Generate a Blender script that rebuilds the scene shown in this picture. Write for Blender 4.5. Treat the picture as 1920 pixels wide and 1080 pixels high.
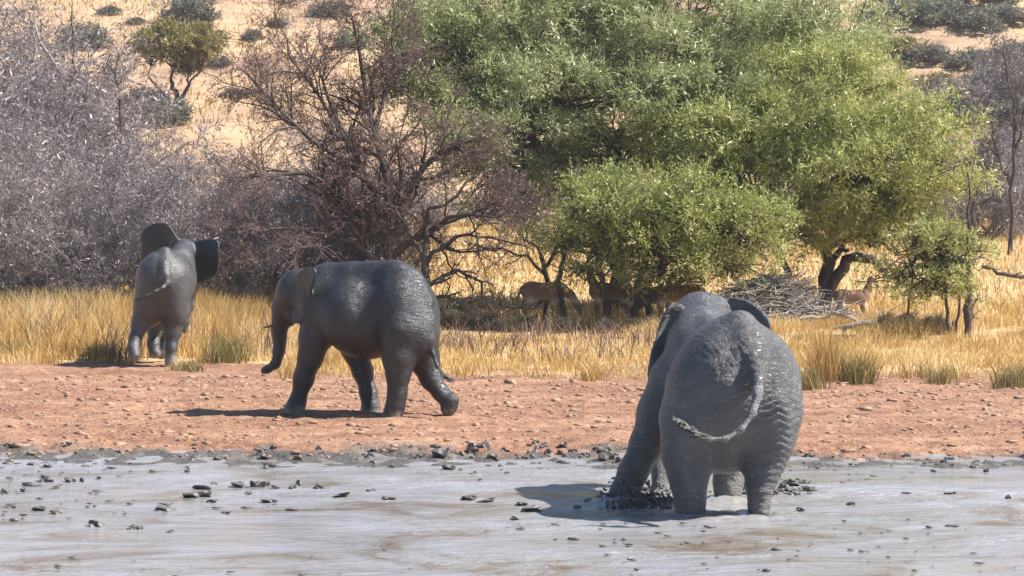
import bpy, math
import numpy as np
from mathutils import Matrix, Vector

for o in list(bpy.data.objects): bpy.data.objects.remove(o, do_unlink=True)
SC = bpy.context.scene
COL = SC.collection
R = math.radians

# ------------------------------------------------------------------ camera, sky, sun, exposure
W0, H0, FPX, YH, CAMH = 1920., 1080., 4500., 390., 3.25     # photo size, focal length in px, horizon row, eye height
PITCH = math.atan((H0/2 - YH)/FPX)
cam_d = bpy.data.cameras.new('camera'); cam = bpy.data.objects.new('camera', cam_d); COL.objects.link(cam)
cam.location = (0, 0, CAMH); cam.rotation_euler = (math.pi/2 - PITCH, 0, 0)
cam_d.sensor_width = 36; cam_d.lens = 36*FPX/W0; cam_d.clip_start = 0.5; cam_d.clip_end = 5000
SC.camera = cam

SUN_EL, SUN_AZ = R(49), R(96)          # azimuth from +Y (north) towards +X (east): sun high on the right
sdir = Vector((math.sin(SUN_AZ)*math.cos(SUN_EL), math.cos(SUN_AZ)*math.cos(SUN_EL), math.sin(SUN_EL)))
world = bpy.data.worlds.new('World'); SC.world = world; world.use_nodes = True
wn = world.node_tree; wn.nodes.clear()
sky = wn.nodes.new('ShaderNodeTexSky'); sky.sky_type = 'NISHITA'; sky.sun_disc = False
sky.sun_elevation = SUN_EL; sky.sun_rotation = SUN_AZ
sky.altitude = 1000; sky.air_density = 1.0; sky.dust_density = .4; sky.ozone_density = 2.5
bg = wn.nodes.new('ShaderNodeBackground'); bg.inputs['Strength'].default_value = 0.075
wo = wn.nodes.new('ShaderNodeOutputWorld')
wn.links.new(sky.outputs[0], bg.inputs[0]); wn.links.new(bg.outputs[0], wo.inputs[0])
sl = bpy.data.lights.new('sun', 'SUN'); sl.energy = 5.0; sl.angle = R(0.53); sl.color = (1, .95, .87)
sun = bpy.data.objects.new('sun', sl); COL.objects.link(sun)
sun.rotation_euler = sdir.to_track_quat('Z', 'Y').to_euler()
SC.view_settings.view_transform = 'Standard'; SC.view_settings.look = 'None'
SC.view_settings.exposure = 1.1; SC.view_settings.gamma = 1
SC.view_settings.use_curve_mapping = False

# ------------------------------------------------------------------ numeric helpers
def smooth(a, b, x):
    t = np.clip((x-a)/(b-a), 0, 1); return t*t*(3-2*t)
def hash2(i, j, s):
    n = np.sin(i*127.1 + j*311.7 + s*74.7)*43758.5453
    return n - np.floor(n)
def vnoise(x, y, s=0):
    xi, yi = np.floor(x), np.floor(y); fx, fy = x-xi, y-yi
    fx = fx*fx*(3-2*fx); fy = fy*fy*(3-2*fy)
    a = hash2(xi, yi, s); b = hash2(xi+1, yi, s); c = hash2(xi, yi+1, s); d = hash2(xi+1, yi+1, s)
    return (a*(1-fx)+b*fx)*(1-fy) + (c*(1-fx)+d*fx)*fy - .5
def fbm(x, y, s=0, o=4):
    v = 0; a = 1
    for k in range(o):
        v = v + a*vnoise(x, y, s+k*13); x = x*2.03+5.1; y = y*2.03+1.7; a *= .5
    return v
def unit(v): return v/np.maximum(np.linalg.norm(v, axis=-1, keepdims=True), 1e-9)

CP, SP = math.cos(PITCH), math.sin(PITCH)
def pt(px, py, d):
    """world point seen at a photo pixel, at ground distance d from the camera"""
    a, b = (px-W0/2)/FPX, (H0/2-py)/FPX
    y = CP + b*SP; z = -SP + b*CP
    return np.array([a*d/y, d, CAMH + z*d/y])
def pxm(d): return FPX/d

def shore_y(x): return 30.6 + .7*fbm(x*.16+3, x*0+.5, 3, 3) - .045*np.clip(x, -12, 12)
def macro(x, y):
    x = np.asarray(x, float); y = np.asarray(y, float)
    s = y - shore_y(x)
    z = np.where(s < 0, -.35*smooth(0, -5, s), .06*smooth(0, 3, s))
    z = z + .055*smooth(72, 84, y)*(np.maximum(y, 78)-78)*(y < 5000)
    up = np.clip(y-116, 0, 260)
    z = z + .19*up*smooth(0, 25, up) + smooth(8, 60, up)*(5*fbm(x*.022, y*.018, 9, 3))
    return z
def ground_z(x, y):
    x = np.asarray(x, float); y = np.asarray(y, float)
    s = y - shore_y(x)
    z = macro(x, y)
    band = smooth(-1.2, 1.0, s)*(1-smooth(48, 66, y))
    amp = .032 + .06*np.exp(-((s-.4)/1.1)**2)
    n = fbm(x*3.4, y*2.6, 21, 4) - .8*np.clip(fbm(x*2.1, y*1.7, 23, 2)-.22, 0, 1)
    z = z + band*amp*n*1.5
    z = z + smooth(2, 6, s)*.06*fbm(x*.35, y*.3, 31, 2)
    z = z + smooth(60, 80, y)*.25*fbm(x*.4, y*.25, 41, 3)
    return z
def gpt(px, py):
    """ground point under a photo pixel"""
    lo = 8.0
    for d in np.arange(8, 400, .25):
        p = pt(px, py, d)
        if p[2] <= float(ground_z(p[0], p[1])): lo = d; break
    p = pt(px, py, lo); p[2] = float(ground_z(p[0], p[1])); return p
def gx(px, d):
    """ground point at a photo column and a distance"""
    p = pt(px, 500, d); p[2] = float(ground_z(p[0], p[1])); return p

# ------------------------------------------------------------------ mesh helpers
def mesh(name, V, F, smooth_=False, tint=None):
    """V (n,3); F one (m,k) index array or a list of them; tint: one float per vertex"""
    me = bpy.data.meshes.new(name)
    V = np.ascontiguousarray(V, dtype=np.float32)
    Fs = F if isinstance(F, list) else [F]
    Fs = [f for f in Fs if len(f)]
    me.vertices.add(len(V)); me.vertices.foreach_set('co', V.ravel())
    nl = sum(f.size for f in Fs); npoly = sum(len(f) for f in Fs)
    me.loops.add(nl); me.polygons.add(npoly)
    me.loops.foreach_set('vertex_index', np.concatenate([f.ravel() for f in Fs]).astype(np.int32))
    tot = np.concatenate([np.full(len(f), f.shape[1]) for f in Fs]).astype(np.int32)
    st = np.concatenate([[0], np.cumsum(tot)[:-1]]).astype(np.int32)
    me.polygons.foreach_set('loop_start', st); me.polygons.foreach_set('loop_total', tot)
    if smooth_: me.polygons.foreach_set('use_smooth', np.ones(npoly, bool))
    if tint is not None:
        a = me.attributes.new('tint', 'FLOAT', 'POINT'); a.data.foreach_set('value', np.asarray(tint, np.float32))
    me.update(calc_edges=True)
    return me
def obj(name, me, mat_, parent=None, loc=None):
    o = bpy.data.objects.new(name, me); COL.objects.link(o)
    if me is not None and mat_ is not None and not me.materials: me.materials.append(mat_)
    if parent is not None: o.parent = parent
    if loc is not None: o.location = [float(c) for c in loc]
    return o
def tag(o, label=None, cat=None, group=None, kind=None):
    if label: o['label'] = label
    if cat: o['category'] = cat
    if group: o['group'] = group
    if kind: o['kind'] = kind
    return o
def empty(name, loc, label, cat, group=None):
    o = bpy.data.objects.new(name, None); COL.objects.link(o); o.location = [float(c) for c in loc]
    o.empty_display_size = .3
    return tag(o, label, cat, group)
def copy_tree(o, loc, rz=0, sc=1, label=None, cat=None, group=None):
    c = o.copy(); COL.objects.link(c); c.location = [float(v) for v in loc]; c.rotation_euler = (0, 0, rz); c.scale = (sc, sc, sc) if np.isscalar(sc) else sc
    for ch in list(o.children):
        d = ch.copy(); COL.objects.link(d); d.parent = c
    return tag(c, label, cat, group)

def tubes(P, Rd, k=3):
    """P (N,M,3) polylines, Rd (N,M) radii -> verts, quads"""
    N, M = P.shape[:2]
    T = np.zeros_like(P); T[:, 1:-1] = P[:, 2:]-P[:, :-2]; T[:, 0] = P[:, 1]-P[:, 0]; T[:, -1] = P[:, -1]-P[:, -2]
    T = unit(T)
    ref = np.where(np.abs(T[:, :1, 2:3]) > .8, np.array([1., 0, 0]), np.array([0, 0, 1.]))
    A = unit(np.cross(T, np.broadcast_to(ref, T.shape))); B = np.cross(T, A)
    th = np.arange(k)*2*math.pi/k
    V = P[:, :, None] + Rd[:, :, None, None]*(A[:, :, None]*np.cos(th)[None, None, :, None] + B[:, :, None]*np.sin(th)[None, None, :, None])
    idx = np.arange(N*M*k).reshape(N, M, k)
    a = idx[:, :-1]; b = idx[:, 1:]
    F = np.stack([a, np.roll(a, -1, 2), np.roll(b, -1, 2), b], -1).reshape(-1, 4)
    return V.reshape(-1, 3), F
def merge(parts):
    Vs, Fs, off = [], [], 0
    for V, F in parts:
        Vs.append(V); Fs.append(F+off); off += len(V)
    return np.concatenate(Vs), np.concatenate(Fs)
def polyl(p0, d0, L, nseg, wob, up, rng):
    pos = p0.copy(); d = d0.copy(); out = [pos.copy()]
    for i in range(nseg):
        d = unit(d + rng.normal(size=d.shape)*wob + np.array([0, 0, up]))
        pos = pos + d*(L/nseg)[:, None]; out.append(pos.copy())
    return np.stack(out, 1)
def grow(P, Rd, levels, rng):
    """branch out of polylines; levels: (children, length, ratio_jitter, radius ratio, angle, t0, nseg, wobble, up)"""
    out = [(P, Rd)]
    for (n, L, jit, rr, ang, t0, nseg, wob, up) in levels:
        N, M = P.shape[:2]
        t = rng.uniform(t0, 1, (N, n))*(M-1)
        i = np.minimum(t.astype(int), M-2); f = t-i
        ar = np.arange(N)[:, None]
        p0 = P[ar, i]*(1-f[..., None]) + P[ar, i+1]*f[..., None]
        d = unit(P[ar, i+1]-P[ar, i]); r0 = Rd[ar, i]*(1-f)+Rd[ar, i+1]*f
        side = unit(np.cross(d, rng.normal(size=d.shape)))
        a = np.radians(ang)*rng.uniform(.5, 1.35, (N, n))[..., None]
        d = (d*np.cos(a) + side*np.sin(a)).reshape(-1, 3); p0 = p0.reshape(-1, 3)
        ln = L*rng.uniform(1-jit, 1+jit, len(p0))*(1.15-.45*(t/(M-1)).ravel())
        P = polyl(p0, d, ln, nseg, wob, up, rng)
        rb = np.maximum(r0.ravel()*rr, .004)
        Rd = rb[:, None]*np.linspace(1, .4, nseg+1)[None]
        out.append((P, Rd))
    return out
def leaves(C, O, nspray, nleaf, slen, ll, lw, rng, upb=.25, outb=.7, droop=0):
    """leaf sprays around clump points C with outward directions O -> verts, quads, tint"""
    N = len(C)
    d = unit(rng.normal(size=(N, nspray, 3)) + O[:, None]*outb + np.array([0, 0, upb]))
    L = slen*rng.uniform(.5, 1.3, (N, nspray))
    t = (np.arange(nleaf)+.6)/nleaf
    base = C[:, None, None] + d[:, :, None]*(L[:, :, None, None]*t[None, None, :, None])
    base[..., 2] -= droop*(t**2)[None, None]*L[:, :, None]
    base = base + rng.normal(size=base.shape)*slen*.06
    ld = unit(d[:, :, None] + rng.normal(size=base.shape)*.75)
    sd = unit(np.cross(ld, rng.normal(size=base.shape) + np.array([0, 0, .9])))
    l = ll*rng.uniform(.6, 1.4, base.shape[:3])[..., None]; w = lw*rng.uniform(.7, 1.3, base.shape[:3])[..., None]
    m = base + ld*l*.5
    V = np.stack([base, m-sd*w*.5, base+ld*l, m+sd*w*.5], -2).reshape(-1, 3)
    F = np.arange(len(V)).reshape(-1, 4)
    tn = np.clip(rng.uniform(0, 1, (N, 1, 1))*.55 + rng.uniform(0, 1, (N, nspray, 1))*.25 + rng.uniform(0, 1, base.shape[:3])*.3, 0, 1)
    return V, F, np.repeat(tn.ravel(), 4)

# ------------------------------------------------------------------ materials
def M(name):
    m = bpy.data.materials.new(name); m.use_nodes = True
    nt = m.node_tree; nt.nodes.clear()
    return m, nt, nt.nodes.new, nt.links.new
def ramp(nt, stops):
    n = nt.nodes.new('ShaderNodeValToRGB'); cr = n.color_ramp
    while len(cr.elements) < len(stops): cr.elements.new(.5)
    for e, (p, c) in zip(cr.elements, stops): e.position = p; e.color = (*c, 1)
    return n
def noise(nt, scale, detail=4, rough=.6, vec=None, stretch=None, dist=0):
    n = nt.nodes.new('ShaderNodeTexNoise'); n.inputs['Scale'].default_value = scale
    n.inputs['Detail'].default_value = detail; n.inputs['Roughness'].default_value = rough; n.inputs['Distortion'].default_value = dist
    if vec is not None:
        if stretch is not None:
            mp = nt.nodes.new('ShaderNodeMapping'); mp.inputs['Scale'].default_value = stretch
            nt.links.new(vec, mp.inputs[0]); vec = mp.outputs[0]
        nt.links.new(vec, n.inputs['Vector'])
    return n
def leaf_mat(name, stops, trans=.3, rough=.5, spec=.25):
    m, nt, new, link = M(name)
    at = new('ShaderNodeAttribute'); at.attribute_name = 'tint'
    oi = new('ShaderNodeObjectInfo')
    mx = new('ShaderNodeMath'); mx.operation = 'MULTIPLY_ADD'; mx.inputs[1].default_value = .14; link(oi.outputs['Random'], mx.inputs[0]); link(at.outputs['Fac'], mx.inputs[2])
    r = ramp(nt, stops); link(mx.outputs[0], r.inputs[0])
    p = new('ShaderNodeBsdfPrincipled'); p.inputs['Roughness'].default_value = rough; p.inputs['Specular IOR Level'].default_value = spec
    t = new('ShaderNodeBsdfTranslucent'); ms = new('ShaderNodeMixShader'); ms.inputs[0].default_value = trans
    link(r.outputs[0], p.inputs['Base Color']); link(r.outputs[0], t.inputs['Color'])
    link(p.outputs[0], ms.inputs[1]); link(t.outputs[0], ms.inputs[2])
    o = new('ShaderNodeOutputMaterial'); link(ms.outputs[0], o.inputs[0]); return m
def bark_mat(name, a, b, scale=6):
    m, nt, new, link = M(name)
    tc = new('ShaderNodeTexCoord'); n = noise(nt, scale, 5, .65, tc.outputs['Object'], (1, 1, .35))
    r = ramp(nt, [(.3, a), (.7, b)]); link(n.outputs[0], r.inputs[0])
    p = new('ShaderNodeBsdfPrincipled'); p.inputs['Roughness'].default_value = .8; p.inputs['Specular IOR Level'].default_value = .2
    bp = new('ShaderNodeBump'); bp.inputs['Strength'].default_value = .5; bp.inputs['Distance'].default_value = .02
    link(n.outputs[0], bp.inputs['Height']); link(bp.outputs[0], p.inputs['Normal'])
    link(r.outputs[0], p.inputs['Base Color'])
    o = new('ShaderNodeOutputMaterial'); link(p.outputs[0], o.inputs[0]); return m

MT = {}
MT['leaf_green'] = leaf_mat('leaf_green', [(0, (0.121, 0.147, 0.075)), (.45, (0.259, 0.289, 0.124)), (.8, (0.418, 0.442, 0.205)), (1, (0.660, 0.680, 0.431))], .35, .42, .45)
MT['leaf_yellow'] = leaf_mat('leaf_yellow', [(0, (0.151, 0.180, 0.067)), (.45, (0.316, 0.346, 0.115)), (.8, (0.497, 0.496, 0.173)), (1, (0.708, 0.692, 0.348))], .35, .42, .45)
MT['leaf_bright'] = leaf_mat('leaf_bright', [(0, (0.099, 0.137, 0.044)), (.45, (0.243, 0.284, 0.080)), (.8, (0.387, 0.400, 0.129)), (1, (0.531, 0.526, 0.258))], .38, .42, .45)
MT['leaf_olive'] = leaf_mat('leaf_olive', [(0, (.13, .11, .045)), (.5, (.22, .19, .07)), (1, (.32, .29, .11))], .3)
MT['leaf_greygreen'] = leaf_mat('leaf_greygreen', [(0, (.10, .105, .085)), (.5, (.18, .18, .14)), (1, (.27, .26, .20))], .25)
MT['fleck_grey'] = leaf_mat('fleck_grey', [(0, (0.101, 0.083, 0.086)), (.5, (0.225, 0.181, 0.190)), (.85, (0.349, 0.290, 0.291)), (1, (0.564, 0.476, 0.476))], .2, .4, .5)
MT['leaf_scrub'] = leaf_mat('leaf_scrub', [(0, (.055, .05, .035)), (.5, (.10, .09, .06)), (1, (.19, .155, .10))], .2)
MT['fleck_brown'] = leaf_mat('fleck_brown', [(0, (.09, .06, .055)), (.5, (.19, .12, .11)), (1, (.30, .21, .19))], .2)
MT['grass'] = leaf_mat('grass', [(0, (0.333, 0.206, 0.069)), (.35, (0.549, 0.355, 0.119)), (.75, (0.706, 0.494, 0.200)), (1, (0.784, 0.639, 0.375))], .35, .5, .3)
MT['grass_pale'] = leaf_mat('grass_pale', [(0, (0.389, 0.242, 0.089)), (.4, (0.626, 0.420, 0.158)), (1, (0.800, 0.630, 0.315))], .35, .5, .3)
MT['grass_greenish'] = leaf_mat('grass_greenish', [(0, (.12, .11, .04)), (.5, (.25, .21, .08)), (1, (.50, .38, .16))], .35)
MT['bark_dark'] = bark_mat('bark_dark', (.045, .036, .034), (.13, .105, .09))
MT['bark_grey'] = bark_mat('bark_grey', (.13, .115, .11), (.30, .27, .255), 4)
MT['bark_red'] = bark_mat('bark_red', (.085, .055, .052), (.20, .135, .12), 4)
MT['bark_pale'] = bark_mat('bark_pale', (.22, .19, .17), (.46, .42, .38), 5)

def ground_mat():
    m, nt, new, link = M('ground_soil')
    geo = new('ShaderNodeNewGeometry'); pos = geo.outputs['Position']
    at = new('ShaderNodeAttribute'); at.attribute_name = 'zone'        # x wet, y grass cover, z hill
    sep = new('ShaderNodeSeparateXYZ'); link(at.outputs['Vector'], sep.inputs[0])
    n1 = noise(nt, .8, 8, .72, pos, (.55, 1.2, 1)); n2 = noise(nt, 7.0, 6, .7, pos, (1, .55, 1)); n3 = noise(nt, .12, 5, .6, pos); n4 = noise(nt, 28, 3, .6, pos)
    soil = ramp(nt, [(.33, (.11, .055, .036)), (.45, (.26, .132, .08)), (.56, (.385, .222, .14)), (.70, (.55, .40, .29))])
    mixn = new('ShaderNodeMath'); mixn.operation = 'MULTIPLY_ADD'; mixn.inputs[1].default_value = .45
    sc_ = new('ShaderNodeMath'); sc_.operation = 'MULTIPLY'; sc_.inputs[1].default_value = .55; link(n1.outputs[0], sc_.inputs[0])
    link(n2.outputs[0], mixn.inputs[0]); link(sc_.outputs[0], mixn.inputs[2]); link(mixn.outputs[0], soil.inputs[0])
    straw = ramp(nt, [(.34, (.27, .155, .075)), (.48, (.50, .34, .17)), (.62, (.68, .51, .28))]); link(mixn.outputs[0], straw.inputs[0])
    hill = ramp(nt, [(.34, (.22, .14, .10)), (.44, (.38, .245, .16)), (.53, (.50, .335, .20)), (.66, (.60, .44, .25))])
    hm = new('ShaderNodeMath'); hm.operation = 'MULTIPLY_ADD'; hm.inputs[1].default_value = .55
    hs = new('ShaderNodeMath'); hs.operation = 'MULTIPLY'; hs.inputs[1].default_value = .45; link(n1.outputs[0], hs.inputs[0])
    link(n3.outputs[0], hm.inputs[0]); link(hs.outputs[0], hm.inputs[2]); link(hm.outputs[0], hill.inputs[0])
    wet = ramp(nt, [(.3, (.055, .05, .045)), (.55, (.14, .125, .11)), (.75, (.26, .23, .20))]); link(n2.outputs[0], wet.inputs[0])
    def mix(fac, a, b, nz=None, amt=.0):
        x = new('ShaderNodeMix'); x.data_type = 'RGBA'
        if nz is not None:
            k = new('ShaderNodeMath'); k.operation = 'SUBTRACT'; k.inputs[1].default_value = .5; link(nz, k.inputs[0])
            k2 = new('ShaderNodeMath'); k2.operation = 'MULTIPLY_ADD'; k2.inputs[1].default_value = amt; link(k.outputs[0], k2.inputs[0]); link(fac, k2.inputs[2]); k2.use_clamp = True
            rr = new('ShaderNodeMapRange'); rr.inputs['From Min'].default_value = .3; rr.inputs['From Max'].default_value = .7; link(k2.outputs[0], rr.inputs['Value']); fac = rr.outputs[0]
        link(fac, x.inputs[0]); link(a, x.inputs[6]); link(b, x.inputs[7]); return x.outputs[2], fac
    c, _ = mix(sep.outputs['Y'], soil.outputs[0], straw.outputs[0], n1.outputs[0], 1.2)
    c, _ = mix(sep.outputs['Z'], c, hill.outputs[0], n1.outputs[0], .5)
    c, wf = mix(sep.outputs['X'], c, wet.outputs[0], n1.outputs[0], 1.2)
    p = new('ShaderNodeBsdfPrincipled'); link(c, p.inputs['Base Color'])
    rg = new('ShaderNodeMapRange'); rg.inputs['To Min'].default_value = .9; rg.inputs['To Max'].default_value = .38; link(wf, rg.inputs['Value']); link(rg.outputs[0], p.inputs['Roughness'])
    p.inputs['Specular IOR Level'].default_value = .3
    b1 = new('ShaderNodeBump'); b1.inputs['Strength'].default_value = .9; b1.inputs['Distance'].default_value = .10; link(n2.outputs[0], b1.inputs['Height'])
    b2 = new('ShaderNodeBump'); b2.inputs['Strength'].default_value = .6; b2.inputs['Distance'].default_value = .03; link(n4.outputs[0], b2.inputs['Height']); link(b1.outputs[0], b2.inputs['Normal'])
    link(b2.outputs[0], p.inputs['Normal'])
    o = new('ShaderNodeOutputMaterial'); link(p.outputs[0], o.inputs[0]); return m
MT['ground'] = ground_mat()

def mud_mat():
    m, nt, new, link = M('mud_water')
    geo = new('ShaderNodeNewGeometry'); pos = geo.outputs['Position']
    n1 = noise(nt, .6, 8, .72, pos, (.85, 1.25, 1), .9); n2 = noise(nt, 3.2, 5, .62, pos, (.55, 1.5, 1), .5); n3 = noise(nt, 16, 4, .6, pos, (.5, 1.3, 1))
    c = ramp(nt, [(.36, (.18, .135, .095)), (.46, (.27, .258, .25)), (.60, (.335, .34, .372))]); link(n1.outputs[0], c.inputs[0])
    p = new('ShaderNodeBsdfPrincipled'); link(c.outputs[0], p.inputs['Base Color'])
    rr = new('ShaderNodeMapRange'); rr.inputs['From Min'].default_value = .35; rr.inputs['From Max'].default_value = .65; rr.inputs['To Min'].default_value = .06; rr.inputs['To Max'].default_value = .28
    link(n1.outputs[0], rr.inputs['Value']); link(rr.outputs[0], p.inputs['Roughness'])
    p.inputs['IOR'].default_value = 1.5; p.inputs['Specular IOR Level'].default_value = 1.0
    b1 = new('ShaderNodeBump'); b1.inputs['Strength'].default_value = .9; b1.inputs['Distance'].default_value = .12; link(n2.outputs[0], b1.inputs['Height'])
    n5 = noise(nt, .33, 4, .6, pos, (.55, 1.3, 1), .5)
    wm = new('ShaderNodeMapRange'); wm.inputs['From Min'].default_value = .42; wm.inputs['From Max'].default_value = .58; wm.inputs['To Min'].default_value = .12; wm.inputs['To Max'].default_value = .95
    link(n5.outputs[0], wm.inputs['Value']); link(wm.outputs[0], b1.inputs['Strength'])
    rr.inputs['From Min'].default_value = .40; rr.inputs['From Max'].default_value = .62
    for l_ in list(rr.inputs['Value'].links): nt.links.remove(l_)
    link(n5.outputs[0], rr.inputs['Value'])
    b2 = new('ShaderNodeBump'); link(wm.outputs[0], b2.inputs['Strength']); b2.inputs['Distance'].default_value = .03; link(n3.outputs[0], b2.inputs['Height']); link(b1.outputs[0], b2.inputs['Normal'])
    link(b2.outputs[0], p.inputs['Normal'])
    o = new('ShaderNodeOutputMaterial'); link(p.outputs[0], o.inputs[0]); return m
MT['mud'] = mud_mat()

def clod_mat(name, a, b, rough):
    m, nt, new, link = M(name)
    geo = new('ShaderNodeNewGeometry'); n = noise(nt, 9, 5, .65, geo.outputs['Position'])
    r = ramp(nt, [(.3, a), (.7, b)]); link(n.outputs[0], r.inputs[0])
    p = new('ShaderNodeBsdfPrincipled'); p.inputs['Roughness'].default_value = rough; link(r.outputs[0], p.inputs['Base Color'])
    bp = new('ShaderNodeBump'); bp.inputs['Strength'].default_value = .8; bp.inputs['Distance'].default_value = .03; link(n.outputs[0], bp.inputs['Height']); link(bp.outputs[0], p.inputs['Normal'])
    o = new('ShaderNodeOutputMaterial'); link(p.outputs[0], o.inputs[0]); return m
MT['clod_wet'] = clod_mat('clod_wet', (.05, .045, .042), (.19, .17, .155), .5)
MT['clod_dry'] = clod_mat('clod_dry', (.20, .115, .075), (.46, .30, .20), .9)

def skin_mat(name, a, b, c, rough, bump, mudz=None, mud_light_tone=None, spec=.6):
    m, nt, new, link = M(name)
    tc = new('ShaderNodeTexCoord'); v = tc.outputs['Object']
    n1 = noise(nt, 2.6, 8, .68, v); n2 = noise(nt, 9, 5, .6, v)
    r = ramp(nt, [(.3, a), (.55, b), (.75, c)]); link(n1.outputs[0], r.inputs[0])
    wr = noise(nt, 5.5, 5, .62, v, (1, 1, 3.2), 1.2)                    # horizontal folds
    vo = new('ShaderNodeTexVoronoi'); vo.feature = 'DISTANCE_TO_EDGE'; vo.inputs['Scale'].default_value = 17; vo.inputs['Randomness'].default_value = 1
    mp = new('ShaderNodeMapping'); mp.inputs['Scale'].default_value = (1, 1, 1.5); link(v, mp.inputs[0])
    ad = new('ShaderNodeMix'); ad.data_type = 'RGBA'; ad.inputs[0].default_value = .12; link(mp.outputs[0], ad.inputs[6]); link(n2.outputs['Color'], ad.inputs[7]); link(ad.outputs[2], vo.inputs['Vector'])
    cr = ramp(nt, [(0, (0, 0, 0)), (.12, (1, 1, 1))]); link(vo.outputs['Distance'], cr.inputs[0])
    rdg = ramp(nt, [(.38, (1, 1, 1)), (.5, (0, 0, 0)), (.62, (1, 1, 1))]); link(wr.outputs[0], rdg.inputs[0])
    b1 = new('ShaderNodeBump'); b1.inputs['Strength'].default_value = bump; b1.inputs['Distance'].default_value = .03; link(rdg.outputs[0], b1.inputs['Height'])
    b2 = new('ShaderNodeBump'); b2.inputs['Strength'].default_value = bump*.6; b2.inputs['Distance'].default_value = .012; link(cr.outputs[0], b2.inputs['Height']); link(b1.outputs[0], b2.inputs['Normal'])
    p = new('ShaderNodeBsdfPrincipled'); p.inputs['Specular IOR Level'].default_value = spec
    col = r.outputs[0]
    if mudz is not None:
        sp = new('ShaderNodeSeparateXYZ'); link(v, sp.inputs[0])
        k = new('ShaderNodeMath'); k.operation = 'MULTIPLY_ADD'; k.inputs[1].default_value = .5; link(n2.outputs[0], k.inputs[0]); link(sp.outputs['Z'], k.inputs[2])
        mr = new('ShaderNodeMapRange'); mr.inputs['From Min'].default_value = mudz+.42; mr.inputs['From Max'].default_value = mudz+.2; link(k.outputs[0], mr.inputs['Value'])
        x = new('ShaderNodeMix'); x.data_type = 'RGBA'; link(mr.outputs[0], x.inputs[0]); link(col, x.inputs[6]); x.inputs[7].default_value = (.30, .26, .22, 1); col = x.outputs[2]
    if mud_light_tone is not None:                                                   # marked on the mesh
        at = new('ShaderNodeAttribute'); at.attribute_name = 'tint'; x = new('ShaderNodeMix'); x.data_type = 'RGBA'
        link(at.outputs['Fac'], x.inputs[0]); link(col, x.inputs[6]); x.inputs[7].default_value = (*mud_light_tone, 1); col = x.outputs[2]
    link(col, p.inputs['Base Color'])
    rr = new('ShaderNodeMapRange'); rr.inputs['From Min'].default_value = .3; rr.inputs['From Max'].default_value = .7; rr.inputs['To Min'].default_value = rough-.08; rr.inputs['To Max'].default_value = rough+.12
    link(n1.outputs[0], rr.inputs['Value']); link(rr.outputs[0], p.inputs['Roughness']); link(b2.outputs[0], p.inputs['Normal'])
    o = new('ShaderNodeOutputMaterial'); link(p.outputs[0], o.inputs[0]); return m
MT['skin_front'] = skin_mat('skin_front', (.060, .060, .064), (.098, .096, .096), (.18, .168, .156), .35, .5, None, (.20, .19, .182), .6)
MT['skin_mid'] = skin_mat('skin_mid', (.020, .020, .023), (.033, .033, .036), (.068, .064, .061), .36, .33, -.06, None, .6)
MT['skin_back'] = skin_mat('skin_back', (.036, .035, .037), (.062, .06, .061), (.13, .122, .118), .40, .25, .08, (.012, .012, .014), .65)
def plain(name, c, rough=.5, spec=.5):
    m, nt, new, link = M(name)
    tc = new('ShaderNodeTexCoord'); n = noise(nt, 14, 4, .6, tc.outputs['Object'])
    r = ramp(nt, [(.3, tuple(.75*v for v in c)), (.7, tuple(min(1, 1.15*v) for v in c))]); link(n.outputs[0], r.inputs[0])
    p = new('ShaderNodeBsdfPrincipled'); p.inputs['Roughness'].default_value = rough; p.inputs['Specular IOR Level'].default_value = spec
    link(r.outputs[0], p.inputs['Base Color']); o = new('ShaderNodeOutputMaterial'); link(p.outputs[0], o.inputs[0]); return m
MT['ivory'] = plain('ivory', (.10, .09, .075), .5)
MT['hair'] = plain('hair', (.09, .085, .08), .45)
MT['hair_muddy'] = plain('hair_muddy', (.05, .048, .046), .5)
MT['eye'] = plain('eye', (.02, .016, .014), .1)
MT['drip'] = plain('drip', (.22, .205, .17), .25)
def impala_mat():
    m, nt, new, link = M('impala_coat')
    tc = new('ShaderNodeTexCoord'); sp = new('ShaderNodeSeparateXYZ'); link(tc.outputs['Object'], sp.inputs[0])
    r = ramp(nt, [(.56, (.62, .54, .46)), (.61, (.46, .34, .25)), (.66, (.32, .19, .115)), (.76, (.25, .135, .08)), (.84, (.19, .10, .06))])
    n = noise(nt, 12, 4, .6, tc.outputs['Object']); k = new('ShaderNodeMath'); k.operation = 'MULTIPLY_ADD'; k.inputs[1].default_value = .08
    link(n.outputs[0], k.inputs[0]); link(sp.outputs['Z'], k.inputs[2])
    legs = new('ShaderNodeMapRange'); legs.inputs['From Min'].default_value = .42; legs.inputs['From Max'].default_value = .52; link(sp.outputs['Z'], legs.inputs['Value'])
    link(k.outputs[0], r.inputs[0])
    x = new('ShaderNodeMix'); x.data_type = 'RGBA'; link(legs.outputs[0], x.inputs[0]); x.inputs[6].default_value = (.30, .19, .12, 1); link(r.outputs[0], x.inputs[7])
    p = new('ShaderNodeBsdfPrincipled'); p.inputs['Roughness'].default_value = .6; p.inputs['Specular IOR Level'].default_value = .3
    link(x.outputs[2], p.inputs['Base Color']); o = new('ShaderNodeOutputMaterial'); link(p.outputs[0], o.inputs[0]); return m
MT['impala'] = impala_mat()

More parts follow.
